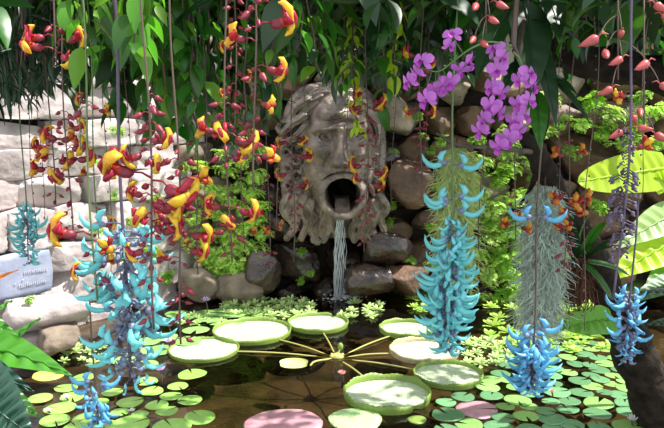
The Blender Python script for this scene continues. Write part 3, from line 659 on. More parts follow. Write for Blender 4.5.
F1 = [fern(*a, FERNL, gl) for a in ((236, 262, 52), (222, 250, 38), (252, 258, 38), (240, 240, 34), (226, 274, 34), (248, 276, 30), (205, 250, 30), (196, 215, 30), (210, 185, 26), (226, 168, 28), (242, 158, 26), (256, 172, 28), (250, 192, 28), (262, 205, 26), (232, 200, 26),
      (216, 212, 26), (238, 182, 22), (200, 165, 22), (190, 185, 22), (262, 232, 24), (270, 262, 18), (190, 240, 24), (255, 150, 20), (268, 150, 18), (200, 230, 22), (222, 152, 20), (265, 280, 18), (182, 165, 20), (246, 225, 30), (228, 232, 30), (214, 232, 26), (208, 270, 28), (258, 218, 24), (244, 205, 26), (222, 190, 24), (206, 200, 24), (240, 140, 22), (228, 285, 22), (256, 245, 30), (214, 262, 30))]
order_labels(F1, 'lime fern left of the carved face', 4, 'up')
gr = 'ferns on the rocks behind the hanging turquoise flowers'
F2 = [fern(*a, FERNL if i % 3 else FERN, gr) for i, a in enumerate(((500, 175, 36), (515, 195, 34), (495, 205, 36), (510, 222, 40), (492, 235, 38), (520, 240, 36), (505, 258, 42), (488, 270, 36), (518, 275, 38), (500, 292, 38), (482, 295, 30), (520, 300, 36), (540, 175, 26),
      (505, 150, 28), (485, 160, 26), (520, 140, 28), (500, 130, 24), (530, 160, 26), (538, 205, 28), (534, 260, 30), (480, 190, 24), (478, 140, 22), (436, 262, 24), (440, 285, 26), (425, 300, 24), (565, 290, 30), (568, 250, 26), (575, 150, 24), (545, 130, 26), (470, 175, 24), (488, 220, 30), (526, 222, 30), (510, 165, 28), (498, 250, 30), (478, 250, 30), (512, 290, 32), (474, 215, 24), (530, 285, 30), (555, 270, 28), (586, 282, 26)))]
order_labels(F2, 'lime fern on rocks behind the turquoise flowers', 4, 'up')
gs = 'small sprigs on the bare boulders'
F3 = [fern(*a, FERN, gs) for a in ((388, 222, 16), (392, 205, 15), (412, 258, 20), (395, 150, 14), (383, 178, 13), (430, 150, 16), (440, 140, 20), (437, 185, 14), (302, 250, 14), (300, 238, 12), (311, 272, 12), (418, 115, 16), (404, 240, 12), (432, 225, 16), (300, 280, 14), (390, 268, 12), (425, 135, 16))]
order_labels(F3, 'small green sprig on the boulders by the carved face', 2, 'up')
gt = 'bright ferns behind the dark branch'
F4 = [fern(*a, FERNL if i % 2 else FERN, gt) for i, a in enumerate(((590, 100, 34), (612, 112, 36), (635, 120, 34), (655, 108, 32), (600, 130, 32), (625, 140, 34), (650, 142, 32), (580, 122, 28), (645, 160, 26), (610, 30, 30), (640, 30, 30), (660, 140, 26), (600, 205, 26), (572, 200, 24), (560, 120, 24), (550, 95, 26), (640, 95, 26)))]
order_labels(F4, 'bright fern below and behind the dark branch', 2, 'up')
F5 = [fern(*a, FERN, 'sprigs on the limestone wall', d, 0.7) for a, d in (((95, 160, 18), 6.2), ((112, 195, 16), 6.6), ((28, 298, 16), 5.6), ((118, 130, 20), 6.6), ((100, 230, 16), 6.4), ((128, 260, 24), 6.9), ((136, 220, 22), 6.9), ((150, 250, 26), 7.1), ((140, 290, 24), 7.1), ((155, 195, 22), 7.1), ((165, 275, 24), 7.2))]
order_labels(F5, 'green sprig on the limestone wall', 1)

# ================================================================== THE DARK BRANCH, TRUNK AND MOSS
def rough_tube(b, path, radii, sides=12, amp=0.18, seed=0, mi=0):
    b2 = MB(); b2.tube(path, radii, sides); v = np.concatenate(b2.v); n = len(path)
    for i in range(n):
        c = Vector(path[i])
        for k in range(sides):
            p = Vector(v[i * sides + k]); d = p - c
            f = 1 + amp * (mnoise.noise(p * 9 + Vector((seed, 0, 0))) + 0.6 * mnoise.noise(p * 26)); v[i * sides + k] = c + d * f
    b.add(v, b2.f, mi)
r = thing('dark_branch', 'thick dark mossy branch crossing the ferns at the upper right', 'branch', tuple(P(555, 40, 3.7)))
o_ = Vector(r.location)
b = MB(); path = spline([P(x, y, d) - o_ for x, y, d in ((538, -40, 3.75), (548, 0, 3.7), (556, 35, 3.65), (578, 58, 3.6), (605, 66, 3.55), (640, 70, 3.5), (690, 82, 3.45), (760, 110, 3.4))], 6)
rough_tube(b, path, [0.085] * len(path), 12, 0.35, 3); b.build('limb', bark_m, r)
b = MB(); path = spline([P(x, y, 3.62) - o_ for x, y in ((600, 64), (620, 45), (648, 30), (690, 8))], 5); rough_tube(b, path, np.linspace(0.035, 0.02, len(path)), 8, 0.3, 5); b.build('side_branch', bark_m, r)
r = thing('leaning_trunk', 'dark leaning tree trunk rising from the pond at the right edge', 'tree trunk', tuple(P(650, 400, 4.25)))
o_ = Vector(r.location)
b = MB(); path = spline([P(x, y, d) - o_ for x, y, d in ((505, 118, 3.75), (525, 138, 3.75), (541, 162, 3.8), (556, 192, 3.85), (574, 226, 3.9), (596, 268, 4.0), (618, 318, 4.1), (640, 366, 4.2), (662, 416, 4.25), (676, 450, 4.3))], 6)
nn = len(path); rad = [0.018 + 0.045 * min(1, i / (nn * 0.25)) + 0.115 * max(0, (i / nn - 0.3) / 0.7) ** 1.1 for i in range(nn)]
rough_tube(b, path, rad, 14, 0.32, 8); b.build('bark', bark_m, r)
b = MB(); path = spline([P(x, y, 3.8) - o_ for x, y in ((541, 160), (530, 190), (520, 205))], 5); rough_tube(b, path, np.linspace(0.02, 0.008, len(path)), 7, 0.3, 2); b.build('twig', bark_m, r)
b = MB(); path = spline([P(x, y, 3.85) - o_ for x, y in ((534, 150), (545, 130), (548, 108), (556, 92))], 5); rough_tube(b, path, np.linspace(0.02, 0.012, len(path)), 7, 0.3, 4); b.build('twig', bark_m, r)

b = MB(); path = spline([P(x, y, d) - o_ for x, y, d in ((534, 152, 3.78), (512, 150, 3.5), (482, 147, 3.2), (458, 145, 3.1), (436, 133, 3.05))], 5); rough_tube(b, path, np.linspace(0.016, 0.006, len(path)), 7, 0.3, 6); b.build('twig', bark_l, r)
def moss(name, label, top, bot, wpx, d, m, n, seed):
    rnd = random.Random(seed); k = pxm(d); t = P(*top, d); root = thing(name, label, 'hanging moss', tuple(t)); L_ = (bot[1] - top[1]) * k; b = MB(); R = wpx / 2 * k
    for i in range(n):
        a = rnd.uniform(0, 2 * PI); rr_ = R * math.sqrt(rnd.random()); z0 = -rnd.random() ** 1.15 * L_ * 0.86; l = L_ * rnd.uniform(0.10, 0.24)
        prof = min(0.85, 0.45 + 1.3 * (-z0 / L_ + 0.1)); p = Vector((math.cos(a) * rr_ * prof, math.sin(a) * rr_ * prof, z0)); d_ = Vector((math.cos(a), math.sin(a), 0)) * rnd.uniform(0.0, 0.25) + Vector((0, 0, -1)); pts = [p.copy()]
        for s in range(5):
            d_ += Vector((rnd.uniform(-1, 1), rnd.uniform(-1, 1), rnd.uniform(-.65, .35))); d_.normalize(); p = p + d_ * l / 5; p.z = max(p.z, -L_); pts.append(p.copy())
        b.tube(pts, [rnd.uniform(0.0014, 0.0024)] * 5 + [0.0006], 3)
    b.build('strand', m, root)['kind'] = 'stuff'; b = MB(); b.tube([(0, 0, 0.05), (0, 0, -L_ * 0.4), (0, 0, -L_ * 0.8)], [0.004, 0.004, 0.002], 5); b.build('core_stem', stem_m, root)
moss('hanging_moss', 'yellow-green hanging moss behind the long turquoise flower string', (457, 148), (455, 300), 32, 3.1, moss_y, 3200, 1)
moss('hanging_moss', 'grey-green hanging moss below the leaning trunk, behind the short blue flowers', (545, 186), (547, 350), 38, 3.7, moss_g, 4200, 2)

# pale wooden post behind the purple orchids
r = thing('wooden_post', 'pale weathered wooden post behind the purple orchids', 'post', tuple(P(508, 70, 3.2)))
b = MB(); k = pxm(3.2); b.box((0, 0, 0.32), (4.2 * k, 0.02, 0.34)); b.box((0, 0.0, 0.68), (5.5 * k, 0.025, 0.03)); b.build('shaft', post_m, r, False)
for z in (0.12, 0.4):
    b = MB(); b.ell((0, -0.022, z), (0.006, 0.006, 0.006), 8, 5); b.build('nail', bark_m, r)

# ================================================================== BROAD LEAVES
def big_leaf(parent, base, tip, Wd, m, shape='leaf', droop=0.5, roll=0.0, ribs=9, ripple=0.006, fold=0.12, name='leaf', nl=None, nw=14):
    nl = nl or max(26, ribs * 6)
    base = Vector(base); d = Vector(tip) - base; L_ = d.length; v, f = sheet(1, Wd / L_, nl, nw, fold, droop, shape, ripple / L_, ribs)
    e = (v[-1 - nw // 2] if nw else v[-1]); e = Vector(e); q = e.normalized()
    M = aim(base, d, roll, 1) @ Matrix.Rotation(math.atan2(e.z, e.x), 4, 'Y') @ Matrix.Scale(L_ / e.length, 4)
    b = MB(); b.add_t((v, f), M)
    lf = b.build(name, m, parent)
    ctr = [M @ Vector(v[i * (nw + 1) + nw // 2]) + Vector((0, 0, 0.002)) for i in range(nl + 1)]
    b = MB(); b.tube(ctr[::2], np.linspace(0.006, 0.0015, len(ctr[::2])) * max(0.5, L_ / 0.35), 5); b.build('midrib', m, lf)
    return lf
r = thing('broad_leaf_plant', 'leafy plant with glossy green and dark ribbed leaves before the slate plaque', 'plant', tuple(P(-70, 470, 1.75))); o_ = Vector(r.location)
def bl(x0, y0, x1, y1, d0, d1, wpx, m, **k): big_leaf(r, P(x0, y0, d0) - o_, P(x1, y1, d1) - o_, wpx * pxm((d0 + d1) / 2), m, **k)
bl(-60, 345, 72, 376, 1.8, 1.65, 46, leaf_broad, roll=0.5, droop=0.7)
bl(-40, 395, 40, 318, 1.95, 1.95, 30, leaf_broad, roll=0.6, droop=0.3)
bl(-45, 350, 12, 300, 1.7, 1.75, 34, leaf_broad, roll=0.2, droop=0.2)
bl(-60, 360, 34, 392, 1.6, 1.5, 38, leaf_blue, roll=0.7, droop=1.0)
bl(-60, 370, 36, 440, 1.5, 1.40, 78, leaf_blue, roll=0.75, droop=0.7, ribs=13, ripple=0.010)
bl(-30, 385, 40, 418, 1.75, 1.7, 30, leaf_mid, roll=0.3, droop=0.8)
bl(-60, 300, 28, 348, 1.9, 1.85, 22, leaf_broad, roll=0.4, droop=0.7)
for x, y in ((-40, 370), (-50, 350), (-30, 395)):
    b = MB(); b.tube(bez([(0, 0, 0), (P(x, y, 1.7) - o_) * 0.6 + Vector((0, 0, .02)), P(x, y, 1.75) - o_], 6), 0.008, 6); b.build('leaf_stalk', stem_g, r)
r = thing('orange_bract', 'orange pointed leaf poking in before the slate plaque', 'leaf', tuple(P(-25, 292, 1.9))); o_ = Vector(r.location)
bl(-25, 292, 18, 270, 1.9, 1.85, 9, orange_m, droop=0.3, roll=0.9, ribs=4, ripple=0.002)

r = thing('elephant_ear_plant', 'plant with huge glowing lime leaves beside the dark leaning trunk', 'plant', tuple(P(690, 380, 4.5))); o_ = Vector(r.location)
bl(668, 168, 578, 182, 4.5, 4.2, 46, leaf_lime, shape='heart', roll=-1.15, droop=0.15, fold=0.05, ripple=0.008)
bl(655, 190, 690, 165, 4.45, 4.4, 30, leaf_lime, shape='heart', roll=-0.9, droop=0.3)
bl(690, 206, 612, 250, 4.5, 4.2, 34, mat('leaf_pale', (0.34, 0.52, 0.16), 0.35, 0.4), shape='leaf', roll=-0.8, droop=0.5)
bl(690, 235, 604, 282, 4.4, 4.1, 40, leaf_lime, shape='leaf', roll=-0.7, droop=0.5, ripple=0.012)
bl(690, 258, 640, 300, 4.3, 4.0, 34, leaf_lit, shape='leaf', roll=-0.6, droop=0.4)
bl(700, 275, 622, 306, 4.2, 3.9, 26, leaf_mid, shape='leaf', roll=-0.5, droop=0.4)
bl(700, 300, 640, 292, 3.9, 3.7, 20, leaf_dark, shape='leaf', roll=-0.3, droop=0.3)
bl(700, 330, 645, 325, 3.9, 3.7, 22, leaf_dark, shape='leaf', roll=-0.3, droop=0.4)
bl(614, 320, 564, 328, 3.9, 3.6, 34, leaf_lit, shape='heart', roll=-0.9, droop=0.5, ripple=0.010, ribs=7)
for x, y in ((664, 172), (680, 215), (685, 245), (690, 300)):
    b = MB(); b.tube(bez([(0, 0, 0), Vector((0.05, 0, (P(x, y, 4.4) - o_).z * 0.6)), P(x, y, 4.45) - o_], 8), 0.014, 6); b.build('leaf_stalk', stem_g, r)

# strap-leaved orchid on the trunk with its hanging roots and orange flowers
r = thing('strap_leaf_orchid', 'strap-leaved plant with orange flowers and brown roots on the leaning trunk', 'plant', tuple(P(577, 262, 3.75))); o_ = Vector(r.location); rnd = random.Random(4)
for x0, y0, x1, y1, wp in ((572, 258, 552, 222, 9), (576, 258, 566, 212, 10), (580, 256, 590, 214, 10), (582, 256, 606, 222, 11), (584, 258, 622, 246, 10), (586, 262, 630, 276, 10), (574, 262, 556, 246, 8), (582, 262, 612, 300, 9), (578, 258, 600, 240, 9), (570, 262, 552, 268, 7), (586, 258, 636, 232, 8)):
    bl(x0, y0, x1, y1, 3.72, 3.6 + rnd.uniform(-.1, .1), wp, leaf_dark if rnd.random() < .5 else leaf_mid, shape='strap', roll=rnd.uniform(-.6, .6), droop=0.7, ribs=0, ripple=0.0, nw=4, nl=10, name='leaf')
b = MB()
for i in range(260):
    p = Vector((rnd.gauss(0, .035), rnd.gauss(0, .03), rnd.uniform(-.08, .04))); pts = [p.copy()]
    for s in range(5): p = p + Vector((rnd.gauss(0, .012), rnd.gauss(0, .012), -rnd.uniform(.02, .055))); pts.append(p.copy())
    b.tube(pts, 0.0025, 3)
b.build('root_fibre', root_m, r)['kind'] = 'stuff'

# ================================================================== FLOWER PARTS
def proto(name, mb, mats):
    me = mb.mesh(name, mats); return me
b = MB(); b.tube([(.028, 0, 0), (.045, 0, -.008), (.064, 0, -.013), (.084, 0, -.007), (.10, 0, .010), (.108, 0, .030)], [.005, .0095, .0112, .0095, .006, .001], 8, 0, 0.62)
b.tube([(.038, 0, .004), (.044, 0, .018), (.038, 0, .032), (.022, 0, .044)], [.005, .0105, .008, .001], 8, 0, 1.15)
JADE = {m.name: b.mesh('jade_flower', m) for m in (jade_m, jade_b)}
b = MB(); b.tube([(0, 0, 0), (.012, 0, .003), (.024, 0, .001)], .0026, 5); b.ell((.031, 0, 0), (.013, .011, .011), 8, 6); CALYX = b.mesh('calyx', calyx_m)
b = MB(); b.tube([(0, 0, 0), (.012, 0, .003), (.022, 0, -.002)], .0024, 5); b.ell((.028, 0, -.004), (.010, .008, .009), 8, 6); b.tube([(.034, 0, -.005), (.042, 0, .0), (.046, 0, .010)], [.006, .004, .001], 6); JBUD = b.mesh('flower_bud', calyx_m)
# clock vine flower: yellow flared lips, red side lobes, maroon bracts on a thin stalk
def clock_flower(my, mr):
    b = MB(); b.tube([(.030, 0, 0), (.042, 0, .002), (.052, 0, .0)], [.004, .0075, .0085], 8, 1)
    b.tube([(.044, 0, .002), (.053, -.002, .014), (.056, -.004, .025), (.047, -.004, .036)], [.005, .0095, .0085, .0015], 8, 0, 1.05)
    b.tube([(.047, 0, -.001), (.058, .002, -.005), (.063, .004, -.013), (.058, .005, -.021)], [.005, .0095, .0075, .0015], 8, 0, 1.3)
    b.tube([(.045, .004, .002), (.053, .012, .004), (.056, .019, .013), (.049, .020, .023)], [.004, .0075, .007, .001], 7, 1, 0.9)
    b.tube([(.045, -.004, .0), (.054, -.012, -.003), (.057, -.019, .003), (.050, -.023, .011)], [.004, .0075, .0065, .001], 7, 1, 0.9)
    b.tube([(.043, 0, .004), (.050, .005, .012), (.051, .007, .022)], [.004, .006, .001], 6, 1, 1.4)
    b.ell((.056, -.001, .003), (.006, .008, .007), 8, 6, 1)
    return b.mesh('clock_vine_flower', [my, mr])
def clock_open(my, mr, k):
    b = MB(); b.tube([(.030, 0, 0), (.042, 0, .002), (.052, 0, .0)], [.004, .0075, .0085], 8, 1)
    b.tube([(.043, 0, .034), (.052, .001 * k, .032), (.060, .002 * k, .021), (.061, 0, .008), (.060, -.002 * k, -.006), (.054, -.003 * k, -.017), (.045, -.002, -.021)], [.001, .0055, .0065, .0045, .0065, .0055, .001], 8, 0, 1.75)
    b.tube([(.050, .002, .020), (.066, .001, .014), (.068, 0, .004), (.064, 0, -.008), (.050, 0, -.012)], [.002, .0035, .004, .003, .001], 7, 1, 1.5)
    for s in (-1, 1): b.tube([(.046, s * .004, 0), (.054, s * .012, .005), (.056, s * .019, .012 - .008 * s * k), (.049, s * .021, .018)], [.004, .007, .0065, .001], 7, 1, 0.8)
    return b.mesh('clock_vine_flower', [my, mr])
CLOCKS = [clock_flower(yellow_m, red_m), clock_open(yellow_m, red_m, 1), clock_open(yellow_m, red_m, -1.5)]
CLOCK = clock_flower(yellow_m, red_m); CLOCK_O = clock_flower(mat('petal_orange', (0.70, 0.25, 0.02), 0.4, 0.3, var=.2), red_m)
b = MB(); b.tube([(0, 0, 0), (.014, 0, .007), (.028, 0, .003)], .0017, 5); b.ell((.036, 0, 0), (.013, .0085, .009), 8, 6); BRACT = b.mesh('bract', bud_m)
def bud_mesh(m, L=.017, R=.0075, tip=None):
    b = MB(); b.tube([(0, 0, 0), (.010, 0, .006), (.021, 0, .0)], .0015, 5)
    b.tube([(.019, 0, .001), (.024, 0, -.001), (.019 + L * .6, 0, -.004), (.019 + L * 1.25, 0, -.007), (.019 + L * 1.7, 0, -.008)], [.002, R, R * 1.05, R * .6, .0005], 8); return b.mesh('flower_bud', m)
BUD = bud_mesh(bud_m); SBUD = bud_mesh(salmon_m, .024, .0095); GBUD = bud_mesh(stem_p, .006, .004)

b = MB(); b.tube([(-.034, 0, .006), (-.012, 0, .010), (.012, 0, .006), (.024, 0, .001)], .0024, 5); b.ell((.031, 0, 0), (.013, .010, .010), 8, 6); CALYX_LONG = b.mesh('calyx', calyx_m)
def piece(root, name, me, M):
    o = bpy.data.objects.new(name, me); C.objects.link(o); o.parent = root; o.matrix_local = M; return o
def flower_at(root, name, me, sub, sub_me, M):
    o = piece(root, name, me, M); s = bpy.data.objects.new(sub, sub_me); C.objects.link(s); s.parent = o; return o

def hanging(name, label, cat, px, py0, py1, d, r, m, group, sway=0.006, seed=0):
    """a string hanging from the canopy: root at its top, stem part straight down. Returns root, z(py), x(py)."""
    py0 = min(py0, -60) if name != 'jade_vine_raceme' or py0 < 200 else py0
    t = P(px, py0, d); z1 = P(px, py1, d).z; root = thing(name, label, cat, tuple(t), group); L_ = t.z - z1; rnd = random.Random(seed + px)
    pts = []; n = max(6, int(L_ / 0.06))
    for i in range(n + 1):
        z = -L_ * i / n; pts.append((sway * math.sin(z * 7 + seed), sway * math.cos(z * 5 + seed), z))
    b = MB(); b.tube(pts, r, 6); b.build('stem', m, root)
    def at(py):
        z = P(px, py, d).z - t.z; return Vector((sway * math.sin(z * 7 + seed), sway * math.cos(z * 5 + seed), z))
    return root, at, L_

# ------------------------------------------------------------------ turquoise jade flower strings
def jade_string(label, px, py0, py1, d, m, pairs, dense, n, s=1.0, r=0.0045, seed=0, buds=0.3, sm=None, wide=1.0, reach=0.0, grow=0.0):
    root, at, L_ = hanging('jade_vine_raceme', label, 'flower string', px, py0, py1 - 8, d, r, sm or stem_p, 'turquoise jade flower strings', 0.005, seed); rnd = random.Random(seed); me = JADE[m.name]
    def put_f(py, az, el, sc, rl=0): flower_at(root, 'jade_flower', me, 'calyx', CALYX_LONG if reach else CALYX, Matrix.Translation(at(py)) @ Matrix.Rotation(az, 4, 'Z') @ Matrix.Rotation(-el, 4, 'Y') @ Matrix.Translation((reach, 0, 0)) @ Matrix.Rotation(rl * rnd.gauss(0, .55), 4, 'X') @ Matrix.Scale(sc * s, 4))
    for py, side in pairs: put_f(py, (0 if side > 0 else PI) + rnd.uniform(-.4, .4), rnd.uniform(-.1, .25), 1.0)
    a = rnd.uniform(0, 6)
    for i in range(n):
        f = (i + 0.5) / n; py = dense[0] + (dense[1] - dense[0]) * f; a += 2.4
        env = (0.75 + 0.35 * math.sin(PI * min(1, f * 1.15 + .08))) * wide * (1 - grow * .8 + grow * 1.6 * f) * (1 if f < .82 else 1 - (f - .82) * 2.2)
        put_f(py + rnd.uniform(-4, 4), a + rnd.uniform(-.6, .6), rnd.uniform(-.65, .3) - 0.5 * max(0, f - .75) * 3, env * rnd.uniform(.8, 1.15), 1)
    for i in range(int(n * buds)):
        f = rnd.random(); piece(root, 'flower_bud', JBUD, Matrix.Translation(at(dense[0] + (dense[1] - dense[0]) * f)) @ Matrix.Rotation(rnd.uniform(0, 6.28), 4, 'Z') @ Matrix.Rotation(rnd.uniform(-.2, .6), 4, 'Y') @ Matrix.Scale(s * rnd.uniform(.8, 1.2), 4))
    return root
jade_string('long string of turquoise claw flowers before the limestone wall', 111, -60, 388, 1.95, jade_m, [(227, -1), (262, -1)], (226, 378), 42, 1.02, 0.0050, 3, 1.6, None, 1.0, 0.034)
jade_string('small string of blue flowers above the bright pads by the dark ribbed leaf', 91, 300, 432, 2.3, jade_b, [(385, 1), (382, -1)], (388, 426), 14, 0.85, 0.0035, 5, 0.3, stem_m)
jade_string('dense turquoise flower string hanging over the pink-rimmed giant pad', 458, -60, 350, 2.7, jade_m, [(163, -1), (166, 1), (198, -1), (196, 1), (204, -1), (210, 1)], (222, 350), 104, 1.14, 0.0042, 9, 0.25, stem_g, 1.0, 0.0, 0.35)
jade_string('short blue flower cluster at the end of a long bare stem below the grey moss', 550, -60, 394, 2.75, jade_b, [(218, -1), (217, 1), (330, 1), (336, -1)], (340, 390), 52, 1.10, 0.0040, 12, 0.3, stem_m, 1.0)
jade_string('blue flower cluster with many purple buds before the leaning trunk', 637, 200, 364, 2.8, jade_b, [(292, -1), (296, 1)], (296, 360), 28, 0.86, 0.0045, 15, 2.6, stem_p)
jade_string('far pale turquoise flower string against the limestone wall at the picture edge', 9, 120, 268, 3.9, jade_m, [], (206, 262), 34, 1.0, 0.004, 18, 0.6, stem_g)

# ------------------------------------------------------------------ red and yellow clock vine strings
def clock_string(label, px, py0, py1, d, flowers=(), buds=(), s=1.0, seed=0, r=0.0026, sm=None, bud=None, nodes=None, orange=False):
    """flowers: (py, azimuth in degrees seen from above; 0 is to the right, 180 to the left, 270 to the camera). buds: (py from, py to, step)."""
    root, at, L_ = hanging('clock_vine_raceme', label, 'flower string', px, py0, py1, d, r, sm or stem_m, 'red and yellow clock vine strings', 0.008, seed); rnd = random.Random(seed * 7 + 1)
    for q in flowers:
        py, az = q[0], q[1]; sc = q[2] if len(q) > 2 else 1.0
        flower_at(root, 'clock_vine_flower', CLOCK_O if orange else CLOCKS[rnd.choice((0, 1, 1, 2, 2))], 'bract', BRACT, Matrix.Translation(at(py)) @ Matrix.Rotation(math.radians(az), 4, 'Z') @ Matrix.Rotation(rnd.uniform(-.3, .5), 4, 'Y') @ Matrix.Rotation(rnd.uniform(-.9, .9), 4, 'X') @ Matrix.Scale(1.18 * s * sc * rnd.uniform(.85, 1.1), 4))
    for y0, y1, st in buds:
        y = y0; a = rnd.uniform(0, 3)
        while y < y1:
            for q in (0, PI):
              if rnd.random() < .68: piece(root, 'flower_bud', bud or BUD, Matrix.Translation(at(y + rnd.uniform(-1, 1))) @ Matrix.Rotation(a + q + rnd.uniform(-.3, .3), 4, 'Z') @ Matrix.Rotation(rnd.uniform(-.2, .5), 4, 'Y') @ Matrix.Scale(s * rnd.uniform(.75, 1.15) * (1 if y < y0 + (y1 - y0) * .6 else .8), 4))
            a += PI / 2; y += st
    return root
cs = clock_string
cs('red and yellow flower string before the limestone wall, above the slate plaque', 40, 60, 205, 2.5, [(147, 180), (143, 10), (155, 250), (160, 330), (168, 200), (176, 300)], [(128, 150, 8), (175, 205, 9)], 1.05, 1)
cs('yellow flower string beside the limestone wall with a long tail of maroon buds', 56, 50, 236, 2.3, [(132, 10), (142, 185), (150, 330), (160, 30), (170, 250)], [(112, 130, 8), (178, 236, 8)], 1.05, 2)
cs('string with one big yellow flower beside the top of the turquoise flowers', 78, -40, 300, 1.9, [(236, 195, 1.5), (240, 330, .9), (262, 20, .8), (275, 200, .8)], [(95, 130, 12), (252, 300, 12)], 1.0, 3, 0.003, stem_g)
cs('thin string with a few red buds between the big yellow flower and turquoise string', 84, -40, 268, 2.4, [(104, 200, .8), (110, 20, .8), (175, 180, .7), (228, 10, .8)], [(150, 160, 6), (210, 268, 12)], 0.95, 4, 0.0024, stem_g)
cs('string of big yellow and red flowers just right of the turquoise string', 141, -40, 330, 1.8, [(178, 195, 1.5), (180, -20, 1.5), (196, 170, .9), (204, 350, 1.0), (222, 10, .9), (234, 350, 1.0), (214, 250, .9), (160, 300, .9), (150, 200, .9), (140, 330, .9), (246, 200, .8)], [(95, 175, 9), (188, 262, 8), (268, 326, 10)], 1.05, 5, 0.003)
cs('string of maroon buds with three yellow flowers, second right of the turquoise string', 170, 20, 345, 1.9, [(180, 10, .95), (232, 0, 1.15), (248, 350, 1.0), (205, 170, .9), (222, 200, .9), (258, 185, .8)], [(150, 180, 9), (190, 270, 9), (285, 340, 9)], 1.05, 6, 0.0028)
cs('thin string with small orange flowers in front of the lime ferns', 190, 60, 275, 2.7, [(196, 10, .9), (210, 340, .9), (240, 200, .8), (250, 20, .8)], [(140, 200, 9), (215, 262, 9)], 0.9, 7)
cs('string with a wide yellow flower pair above the lime ferns', 223, 10, 262, 1.9, [(131, 190, 1.1), (133, -10, 1.1), (140, 270, .9), (207, 185, 1.0), (208, -5, 1.0), (160, 340, .8), (215, 280, .8)], [(105, 130, 9), (145, 175, 10), (222, 255, 10)], 1.0, 8)
cs('string of pink buds and a yellow-edged flower high among the green leaves', 252, -60, 190, 1.75, [(28, 10, 1.3), (42, 190, .9), (66, 5, .9), (100, 340, .7), (156, 340, .8)], [(-5, 30, 8), (70, 110, 10), (120, 165, 12)], 1.0, 9)
cs('string of red buds behind the pink buds, among the green leaves', 232, -50, 130, 2.3, [(47, 190, .8), (90, 200, .8), (76, 20, .7)], [(0, 60, 9), (66, 130, 9)], 0.95, 10)
cs('orange flower string beside the left edge of the carved face', 291, 60, 262, 3.4, [(160, 10, 1.2), (172, 190, 1.0), (140, 200, .9), (135, 340, .9), (186, 20, .9)], [(128, 160, 7), (180, 235, 7)], 1.1, 11)
cs('thin string with small orange flowers beside the wet boulder', 265, 150, 268, 3.6, [(215, 180, .8), (222, 0, .9), (226, 260, .8)], [(175, 215, 10), (232, 266, 10)], 1.05, 12, orange=True)
cs('short string with a small orange flower over the largest lime fern', 238, 170, 250, 3.4, [(226, 190, .9), (230, 10, .8)], [(195, 225, 9)], 1.0, 13, orange=True)
cs('maroon string with yellow flowers hanging before the right side of the carved face', 368, 70, 252, 3.0, [(166, 200, 1.2), (170, 340, 1.1), (182, 180, .9), (184, 5, .9), (104, 190, 1.0), (98, 330, 1.0), (92, 215, .9), (108, 10, .9)], [(110, 165, 6), (186, 250, 7)], 1.05, 14)
cs('string of yellow flowers below the purple orchids', 424, 60, 178, 2.9, [(58, 195, 1), (108, 190, 1), (113, 340, .9), (60, 10, .9)], [(70, 108, 9), (120, 176, 8)], 1.0, 15)
cs('orange flower string over the strap-leaved plant', 580, 90, 268, 3.1, [(158, 190, 1), (155, 350, 1), (192, 200, 1.25), (196, 350, 1.25), (200, 270, 1.1), (206, 230, 1.0), (210, 300, 1.0), (222, 250, .8), (228, 190, .8)], [(120, 150, 10), (232, 268, 7)], 1.1, 16, orange=True)
cs('small orange flower string beside the grey moss', 525, 100, 240, 3.0, [(222, 200, .9), (226, 330, .9), (218, 270, .8)], [(195, 216, 8)], 0.95, 17, orange=True)
cs('salmon bud string at the right with many tiny purple nodes', 638, -60, 300, 1.75, [(92, 200, .6), (150, 10, .8)], [(112, 150, 16)], 1.0, 18, 0.0034, stem_p, SBUD)
r0 = bpy.data.objects['clock_vine_raceme.017']
t0 = Vector(r0.location); rnd = random.Random(77)
for y in np.arange(130, 262, 3.0):
    z = P(638, y, 1.75).z - t0.z
    for q in (0, PI): piece(r0, 'stem_node', GBUD, Matrix.Translation((0, 0, z)) @ Matrix.Rotation(rnd.uniform(0, 3) + q, 4, 'Z') @ Matrix.Scale(.8 if y < 170 else 1.3 if y < 235 else .9, 4))
def bud_spray(label, pts, d, px, py0, seed, cat='flower string'):
    """salmon buds on long thin stalks hanging from one string"""
    t = P(px, py0, d); root = thing('salmon_bud_raceme', label, cat, tuple(t), 'salmon bud strings'); b = MB(); ymax = max(p[1] for p in pts)
    b.tube([(0, 0, 0), P(px, (py0 + ymax) / 2, d) - t, P(px, ymax - 8, d) - t], .0022, 5)
    for x, y, hd, sc in pts: b.tube(bez([P(px, y - 22, d) - t, P((px + x) / 2, y - 20, d) - t, P(x, y, d - .02) - t], 5), .0014, 5)
    b.build('stem', stem_m, root)
    for x, y, hd, sc in pts: piece(root, 'flower_bud', SBUD, Matrix.Translation(P(x, y, d - .02) - t) @ Matrix.Rotation(math.radians(hd), 4, 'Z') @ Matrix.Rotation(0.25, 4, 'Y') @ Matrix.Scale(sc, 4) @ Matrix.Translation((-.02, 0, 0)))
bud_spray('salmon buds with a yellow tip hanging before the dark branch', [(598, 37, 170, 1.25), (622, 58, 190, 1.0), (605, 52, 260, 1.0), (648, 62, 200, 1.15), (612, 88, 175, 1.0), (622, 31, 80, .8)], 1.75, 618, -50, 1)
bud_spray('dull salmon buds low on the string in front of the ferns', [(622, 131, 190, 1.05), (655, 134, 330, 1.1), (640, 110, 250, .9), (660, 84, 340, 1.0)], 1.8, 644, -40, 2)
bud_spray('salmon buds in the top corner above the dark branch', [(655, 4, 10, 1.1), (662, 15, 330, .9)], 1.8, 650, -50, 3)
bud_spray('red-orange buds above the purple orchids', [(476, 5, 250, 1), (490, 18, 300, 1.0), (497, 3, 320, 1.0), (474, 38, 240, .9), (482, 42, 290, .9)], 1.9, 486, -50, 4)
